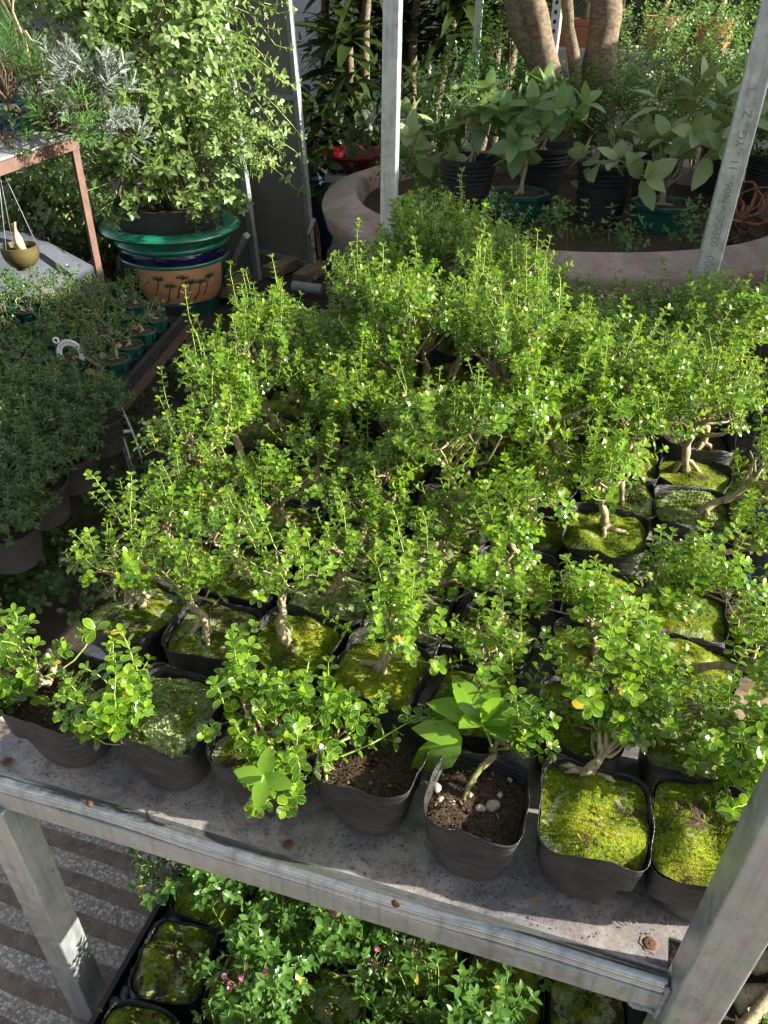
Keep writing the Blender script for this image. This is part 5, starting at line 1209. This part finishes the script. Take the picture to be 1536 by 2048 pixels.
for i, ((px, py), lb) in enumerate((((185, 800), 'dense bushy plant directly in front of the white horseshoe tag'), ((95, 775), 'bushy plant left of the horseshoe tag, farther row'), ((128, 868), 'bushy plant in a grey pot nearest the white wires'), ((45, 850), 'bushy plant second in the near row by the left picture edge'), ((62, 930), 'frontmost whole bushy plant at the left picture edge'), ((-5, 905), 'bushy plant cut by the left picture edge'), ((10, 775), 'bushy plant at the left picture edge, farther row'), ((0, 1010), 'lowest bushy plant in a wide grey pot at the picture edge'))):
    q = A(px, py, .56); s0 = bp[i % 2]; rz = rg.uniform(0, 6.28)
    if i < 2: s0.location = (q[0], q[1], BZ-.008); s0['label'] = lb
    else: copy_thing(s0, (q[0], q[1], BZ-.008), rz, rg.uniform(.95, 1.08), lb)
# white horseshoe tag
q = A(148, 738, .49); hs = empty('horseshoe_tag', tuple(q), 0.35, label='white plastic horseshoe tag with an eyelet stuck upright among the pots', cat='tag')
g = Geo(); V = []; an = np.linspace(-.45, math.pi+.45, 30)
for a in an:
    for (r, y) in ((.028, -.0025), (.045, -.0025), (.045, .0025), (.028, .0025)): V.append((r*math.cos(a)*(1.0), y, .055+r*math.sin(a)*1.15))
F = []
for i in range(29):
    for j in range(4): F.append((i*4+j, i*4+(j+1) % 4, (i+1)*4+(j+1) % 4, (i+1)*4+j))
F += [(0, 1, 2, 3), (119, 118, 117, 116)]; g.add(V, F); g.build('arch', M['white'], hs)
g = Geo(); a = np.linspace(0, 2*math.pi, 16); g.tube([(-.038+.009*math.cos(t), 0, .104+.009*math.sin(t)) for t in a], .0032, 6); g.build('eyelet', M['white'], hs, True)
g = Geo()
for k in range(11):
    t = .6+k*.19; g.box((.037*math.cos(t), -.0027, .055+.037*math.sin(t)*1.15), (.0035, .0012, .0035), M3=None)
g.build('embossing', M['ink'], hs)
# white tubes arching from the bench, teal pipe
g = Geo(); w0 = A(222, 800, .42); w1 = A(243, 850, .36); w2_ = A(262, 930, .22); w3 = A(275, 985, .05)
for o in (0, .012, .024): g.tube(curve(w0+[o, 0, 0], w3+[o*2, 0, 0], 10, .02, rg), .0042, 7)
g.tube([A(150, 965, .30), A(165, 935, .33), A(200, 895, .36), A(235, 865, .37), A(262, 862, .36)], .006, 8)
tag(g.build('thin_hoses', M['greyplastic'], smooth=True), 'bundle of thin pale hoses hanging off the bench edge', 'hoses')
g = Geo(); g.tube([A(118, 880, .24), A(112, 950, .24), A(100, 1010, .22), A(85, 1060, .17), A(62, 1110, .10), A(40, 1160, .04)], .030, 14)
tag(g.build('teal_pipe', M['teal'], smooth=True), 'thick teal green pipe curving down to the dark ground', 'pipe')
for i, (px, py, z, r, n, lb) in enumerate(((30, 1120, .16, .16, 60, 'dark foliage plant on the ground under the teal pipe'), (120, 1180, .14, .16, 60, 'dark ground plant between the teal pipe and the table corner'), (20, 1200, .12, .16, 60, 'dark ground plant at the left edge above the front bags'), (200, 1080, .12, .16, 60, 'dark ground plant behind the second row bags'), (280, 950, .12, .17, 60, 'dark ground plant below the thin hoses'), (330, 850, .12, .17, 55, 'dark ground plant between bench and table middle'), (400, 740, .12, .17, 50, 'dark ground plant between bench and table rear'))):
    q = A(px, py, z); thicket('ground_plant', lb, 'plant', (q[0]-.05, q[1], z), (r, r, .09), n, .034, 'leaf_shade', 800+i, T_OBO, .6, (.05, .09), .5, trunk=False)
# tarp mound and concrete lump behind the bench
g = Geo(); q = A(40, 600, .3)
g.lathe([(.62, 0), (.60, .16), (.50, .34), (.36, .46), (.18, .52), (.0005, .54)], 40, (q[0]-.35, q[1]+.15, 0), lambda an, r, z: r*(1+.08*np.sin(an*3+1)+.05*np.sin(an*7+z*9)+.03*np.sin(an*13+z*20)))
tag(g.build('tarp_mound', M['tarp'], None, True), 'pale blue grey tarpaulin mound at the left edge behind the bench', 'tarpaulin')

# rusty rack with plants, upper left
RK = np.array([-2.47, 3.19]); rack = empty('rusty_rack', (RK[0], RK[1], 0), label='rusty brown angle iron rack with a white shelf board at upper left', cat='rack')
rd = nrm(np.array([.07, -.57, 0])); 
g = Geo(); c0 = np.array([0, 0, 1.0]); c1 = c0+rd*1.6; c2 = c1+[-1.1, 0, 0]; c3 = c0+[-1.1, 0.1, 0]
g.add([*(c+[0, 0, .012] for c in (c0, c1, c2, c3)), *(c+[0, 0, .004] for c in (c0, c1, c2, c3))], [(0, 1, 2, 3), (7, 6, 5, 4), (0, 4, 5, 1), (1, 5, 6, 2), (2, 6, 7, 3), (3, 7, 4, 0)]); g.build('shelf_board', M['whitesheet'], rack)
g = Geo(); g.beam(c0+[.006, 0, -.02], c1+[.006, 0, -.02], .012, .045); g.beam(c0+[0, 0, -.02], c3+[0, 0, -.02], .012, .045); g.build('rail', M['redoxide'], rack)
g = Geo(); g.box((-.02, .003, .49), (.045, .006, 1.0)); g.box((.002, -.02, .49), (.006, .045, 1.0)); g.build('leg', M['redoxide'], rack)
g = Geo(); g.box((-1.08, .08, .49), (.045, .006, 1.0)); g.build('leg', M['redoxide'], rack)
def onrack(px, py, off): return A(px, py, 1.012+off)
# silver leaved plant: fan lobes
def fanplant(name, label, c, spread, n, ln, mat, seed, base, wr=.16, k=9, cat='plant', up=.5):
    rng = np.random.default_rng(seed); root = empty(name, tuple(base), label=label, cat=cat); L = []; g = Geo()
    for i in range(n):
        v = nrm(rng.normal(0, 1, 3)+[0, 0, .2]); p = np.array(c)-base+v*np.array(spread)*(.4+.6*rng.random()); s = curve((0, 0, .02), p, 6, .1, rng, .1); g.tube(s, np.linspace(.005, .002, 6), 4, cap=False)
        ax = nrm(v*.7+[0, 0, up]); x = nrm(np.cross(ax, rng.normal(0, 1, 3))); y = np.cross(ax, x)
        for j in range(k):
            a = j*2.4; el = .5+.6*(j/k); d = nrm((x*math.cos(a)+y*math.sin(a))*1.0+ax*el)
            q = p+ax*(j*.006); l_ = ln*rng.uniform(.7, 1.1)
            L.append([*q, *d, *(ax+rng.normal(0, .3, 3)), l_, l_*wr, rng.random(), -.15])
            for sgn in (-1, 1):     # side lobes of the divided leaf
                sd_ = np.cross(d, ax)*sgn
                for t in (.4, .65): L.append([*(q+d*l_*t), *nrm(d+sd_*.9), *(ax), l_*.42, l_*.42*wr*1.5, rng.random(), -.1])
    g.build('stem', M['bark_dark'], root, True); leaves('foliage', L, M[mat], root, T_LAN); return root
b0 = onrack(120, 255, 0)
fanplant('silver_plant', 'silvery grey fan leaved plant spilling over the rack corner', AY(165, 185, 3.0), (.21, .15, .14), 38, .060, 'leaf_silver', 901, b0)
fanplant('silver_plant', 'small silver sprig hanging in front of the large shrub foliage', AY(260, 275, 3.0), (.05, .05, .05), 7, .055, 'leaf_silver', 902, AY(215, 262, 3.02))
fanplant('feathery_plant', 'feathery green plant hanging off the rack edge below the silver leaves', AY(130, 240, 2.85), (.17, .12, .09), 40, .045, 'leaf_pine', 903, onrack(90, 270, 0), .12)
fanplant('pine_bonsai', 'young pine bonsai with upright needles at the left picture edge', AY(12, 130, 2.9), (.10, .10, .11), 40, .075, 'leaf_pine', 904, AY(20, 215, 2.9), .03, 16, 'bonsai', 1.2)
fanplant('juniper', 'yellow green juniper sprig behind the pine bonsai pot', AY(65, 160, 3.05), (.08, .08, .06), 22, .030, 'leaf_shrub', 905, AY(70, 200, 3.05), .2, 12, 'bonsai', .9)
fanplant('trailing_plant', 'small trailing green plant at the lower left end of the white shelf board', AY(15, 280, 2.75), (.10, .10, .06), 22, .03, 'leaf_pine', 906, AY(10, 290, 2.75), .25)
for i, (px, py, lb) in enumerate(((60, 222, 'teal glazed rectangular bonsai pot with juniper roots'), (5, 235, 'teal glazed rectangular bonsai pot under the pine'), (25, 262, 'navy rectangular bonsai pot at the front of the rack'))):
    q = onrack(px, py, .0); root = empty('bonsai_pot', (q[0], q[1], 1.013), .5, label=lb, cat='pot')
    g = Geo(); g.lathe([(.10, 0), (.12, .004), (.145, .055), (.155, .058), (.158, .070), (.145, .070), (.138, .055)], 4); V = g.V[-1]; a = math.pi/4; V = np.stack([(V[:, 0]*math.cos(a)-V[:, 1]*math.sin(a))*1.1, (V[:, 0]*math.sin(a)+V[:, 1]*math.cos(a))*.75, V[:, 2]], 1); g.V[-1] = V
    bevel(g.build('pot', M['navy' if i == 2 else 'tealglaze'], root), .006); g = Geo(); g.box((0, 0, .052), (.20, .135, .012)); g.build('soil', M['potsoil'], root)
    rr_ = np.random.default_rng(i+40); g = Geo()
    for k in range(9):
        a = rr_.uniform(0, 6.28); g.tube(curve((0, 0, .10), (.06*math.cos(a), .05*math.sin(a), .058), 6, .25, rr_), np.linspace(.008, .004, 6), 6, .1, rr_)
    g.build('root_mass', M['bark_dark'], root, True)
rr_ = np.random.default_rng(5); root = empty('bare_twig', tuple(AY(72, 170, 3.1)), label='bare tan twigs rising above the pine against the grey fence', cat='twig'); o = np.array(root.location); g = Geo()
for P in (((70, 170), (58, 120), (45, 70), (20, 10), (5, -30)), ((66, 150), (50, 80), (25, 40), (0, -5)), ((50, 62), (62, 80), (84, 88)), ((34, 100), (30, 60), (25, 20), (28, -20))):
    g.tube(np.array([AY(*q, 3.1) for q in P])-o, np.linspace(.006, .003, len(P)), 6, .1, rr_)
g.build('twigs', M['caudex'], root, True)
# hanging bowl
hb = AY(42, 510, 2.75); bowl = empty('hanging_bowl', tuple(hb), label='round olive glazed bowl hanging by chains below the rack with a bare forked caudex', cat='hanging pot')
g = Geo(); g.lathe([(.0005, -.060), (.034, -.060), (.034, -.052), (.055, -.040), (.072, -.012), (.078, .018), (.076, .040), (.072, .042), (.070, .030), (.066, .0)], 40); autosmooth(g.build('bowl', M['bowl'], bowl), 40)
g = Geo(); g.lathe([(.072, .018), (.03, .022), (.0005, .022)], 24); g.build('soil', M['potsoil'], bowl, True)
g = Geo(); rr_ = np.random.default_rng(6)
g.tube(curve((-.004, 0, .02), (-.008, .0, .13), 8, .05, rr_), [.022, .024, .022, .019, .014, .010, .008, .006], 10, .06, rr_); g.tube(curve((.022, 0, .02), (.012, .0, .14), 8, .08, rr_), [.016, .015, .013, .011, .009, .008, .006, .004], 9, .06, rr_); g.build('caudex', M['caudex'], bowl, True)
g = Geo(); top = np.array([0, .0, .985-hb[2]])
for k in range(3):
    a = k*2.09+.5; s = np.array([.075*math.cos(a), .075*math.sin(a), .04]); d = (top-s)
    g.tube([s, s+d*.5, top], .0012, 5)
g.build('chain', M['greyplastic'], bowl, True)

# ------------------------------------------------------------------ right of the table
sb = empty('side_bench', (0, 0, 0), label='low dark bench right of the steel table', cat='bench')
g = Geo(); g.box((.85, 1.15, .285), (1.06, 2.1, .03)); g.build('deck', M['bark_dark'], sb)
for (x, y) in ((.36, .15), (1.33, .15), (.36, 2.15), (1.33, 2.15)):
    g = Geo(); g.box((x, y, .135), (.05, .05, .27)); g.build('bench_leg', M['wood'], sb)
q = A(1500, 1975, .40); root = potted('trunk_bonsai', 'old bonsai with thick coiled trunks in dark soil right of the front post', 'bonsai', (q[0]+.06, q[1]+.02), .301, .16, .09, [(.0, .02, .14), (.05, .05, .20), (.13, .08, .26)], [((.20, .12, .34), (.08, .08, .05), 1)], 26, .020, 'leaf_box', 951, 'nursery', .022, tpl=T_OBO, roots=4)
g = Geo(); rr_ = np.random.default_rng(7)
g.tube(curve((-.08, -.04, .085), (.10, .0, .13), 8, .2, rr_), np.linspace(.018, .012, 8), 9, .08, rr_); g.tube(curve((-.05, -.07, .082), (.02, .05, .12), 8, .3, rr_), np.linspace(.012, .008, 8), 8, .08, rr_); g.tube(curve((-.12, .02, .082), (.0, .0, .15), 8, .15, rr_), np.linspace(.012, .018, 8), 9, .08, rr_)
g.build('surface_roots', M['bark'], root, True)
L = []
for k in range(26): grow_shoot(L, None, (rr_.uniform(-.14, .12), rr_.uniform(-.14, .12), .085), (0, 0, 1), .02, rr_, .012, .8)
leaves('weeds', L, M['leaf_box'], root, T_OBO)
g = Geo(); q = A(1535, 1110, .37); pf = [(.16, 0), (.17, .004), (.19, .07), (.20, .072), (.20, .08), (.185, .08), (.17, .012), (.001, .012)]; g.lathe(pf, 4, (0, 0, 0)); V = g.V[-1]; a = math.pi/4; g.V[-1] = np.stack([V[:, 0]*math.cos(a)-V[:, 1]*math.sin(a)+q[0]+.08, (V[:, 0]*math.sin(a)+V[:, 1]*math.cos(a))*1.5+q[1], V[:, 2]+.301], 1)
tag(bevel(g.build('plastic_tray', M['navy']), .008), 'dark navy plastic tray beyond the right side of the table', 'tray')
g = Geo(); g.beam(A(1400, 1400, .34), A(1600, 1452, .34), .09, .03); tag(bevel(g.build('board', M['wood']), .004), 'short grey brown board lying right of the table', 'board')
g = Geo(); q = A(1492, 1465, .33); g.lathe([(.010, -.012), (.013, .012), (.010, .012), (.008, -.008), (.0005, -.008)], 16, q); tag(g.build('bottle_cap', M['white'], None, True), 'small white plastic cap beside the board right of the table', 'cap')
for i, (px, py, z, r, n, mt, lb) in enumerate(((1510, 1000, .52, .12, 50, 'leaf_box', 'sunlit shrub at the right picture edge above the navy tray'), (1560, 820, .55, .16, 60, 'leaf_myrtle', 'leafy shrub at the right picture edge beyond the table'), (1560, 620, .50, .18, 60, 'leaf_box_dark', 'dark shrub at the right picture edge below the clay rim'), (1500, 1250, .40, .07, 26, 'leaf_box', 'low sprigs right of the table between tray and board'))):
    q = A(px, py, z); thicket('side_shrub', lb, 'shrub', (q[0]+.02, q[1], z), (r, r, .09), n, .022, mt, 960+i, T_OBO, .66, (.04, .08), .7, pot=(.08, .12, .301 if q[1] < 2.1 and q[0] > .3 else 0.0, 'nursery'))

# ------------------------------------------------------------------ litter on the shelf sheet
rr_ = np.random.default_rng(12); L = []
for i in range(620):
    x = rr_.uniform(X0+.02, X1-.01); y = .497+abs(rr_.normal(0, .03))-(.195-x)*.019; 
    if rr_.random() < .5: c = POS[rr_.integers(7)]; a = rr_.uniform(3.3, 6.1); x = c[0]+.062*math.cos(a)+rr_.normal(0, .006); y = c[1]+.062*math.sin(a)+rr_.normal(0, .005)
    if y < .495-(.195-x)*.0205: continue
    s_ = rr_.uniform(.0008, .0030); L.append([x, y, TZ+.0012, rr_.normal(), rr_.normal(), rr_.uniform(0, .4), rr_.normal(0, .3), rr_.normal(0, .3), 1, s_, s_*.8, rr_.random(), .2])
o = leaves('soil_crumbs', L, M['ground_soil'], None, T_LOW); tag(o, 'spilled soil crumbs along the front of the shelf', 'soil crumbs', kind='stuff')
for i, (px, py, lb) in enumerate(((1240, 1838, 'curled pale dry sprig lying in the sunlit strip'), (1175, 1748, 'thin pale curled root lying between two front bags'))):
    q = A(px, py, TZ+.002); g = Geo(); d = np.array([.024, .014, 0]) if i == 0 else np.array([.02, .006, 0])
    c = curve(q, q+d, 9, .10, rr_); c[:, 2] = TZ+.0016+.003*np.sin(np.linspace(0, 3.1, 9)); g.tube(c, np.linspace(.0010, .0005, 9), 4)
    if i == 0:
        for k in (2, 4, 6): g.tube([c[k], c[k]+[.004, -.004*(-1)**k, .002], c[k]+[.007, -.007*(-1)**k, .0]], .0006, 4)
    tag(g.build('dry_sprig', M['litter'], None, True), lb, 'sprig')
for i, (px, py, lb) in enumerate(((610, 1545, 'pale leaf flake on the shelf below the trailing spray'), (1060, 1800, 'tiny brown leaf flake in the middle of the sunlit strip'), (250, 1590, 'small brown dead leaf on the shelf between the first two bags'))):
    q = A(px, py, TZ+.0015); o = leaves('dead_leaf', [[*q, 1, .3*i-.3, .05, 0, 0, 1, .013, .007, .5, -.3]], M['deadleaf'], None, T_OVA); tag(o, lb, 'dead leaf')
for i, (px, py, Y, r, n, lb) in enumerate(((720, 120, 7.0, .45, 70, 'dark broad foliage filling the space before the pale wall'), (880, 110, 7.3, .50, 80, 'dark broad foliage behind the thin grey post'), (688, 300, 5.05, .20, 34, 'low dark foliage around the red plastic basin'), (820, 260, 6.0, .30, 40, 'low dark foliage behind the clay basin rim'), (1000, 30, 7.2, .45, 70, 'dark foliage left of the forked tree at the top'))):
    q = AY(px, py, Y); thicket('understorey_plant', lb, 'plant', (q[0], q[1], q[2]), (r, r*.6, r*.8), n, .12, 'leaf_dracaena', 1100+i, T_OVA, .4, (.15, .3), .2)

for i, (px, py, r, n, lb) in enumerate(((855, 435, .10, 34, 'small leafy sprig plant in the basin soil right of the left table post'), (985, 455, .09, 30, 'low dark sprigs in the basin soil left of the small green pot'), (1120, 470, .10, 34, 'low leafy plant in the basin soil between the green pots'), (1225, 490, .09, 28, 'low leafy plant in the basin soil before the ribbed black pot'), (1385, 475, .09, 28, 'low sprigs in the basin soil left of the stamped post'), (800, 360, .10, 30, 'pale sprigs in the basin soil behind the left table post'))):
    q = A(px, py, .74); thicket('basin_plant', lb, 'plant', (q[0], q[1], .76), (r, r, .08), n, .034, ('leaf_box_dark', 'leaf_bushy', 'leaf_myrtle')[i % 3], 1200+i, T_OVA, .5, (.05, .09), .8)

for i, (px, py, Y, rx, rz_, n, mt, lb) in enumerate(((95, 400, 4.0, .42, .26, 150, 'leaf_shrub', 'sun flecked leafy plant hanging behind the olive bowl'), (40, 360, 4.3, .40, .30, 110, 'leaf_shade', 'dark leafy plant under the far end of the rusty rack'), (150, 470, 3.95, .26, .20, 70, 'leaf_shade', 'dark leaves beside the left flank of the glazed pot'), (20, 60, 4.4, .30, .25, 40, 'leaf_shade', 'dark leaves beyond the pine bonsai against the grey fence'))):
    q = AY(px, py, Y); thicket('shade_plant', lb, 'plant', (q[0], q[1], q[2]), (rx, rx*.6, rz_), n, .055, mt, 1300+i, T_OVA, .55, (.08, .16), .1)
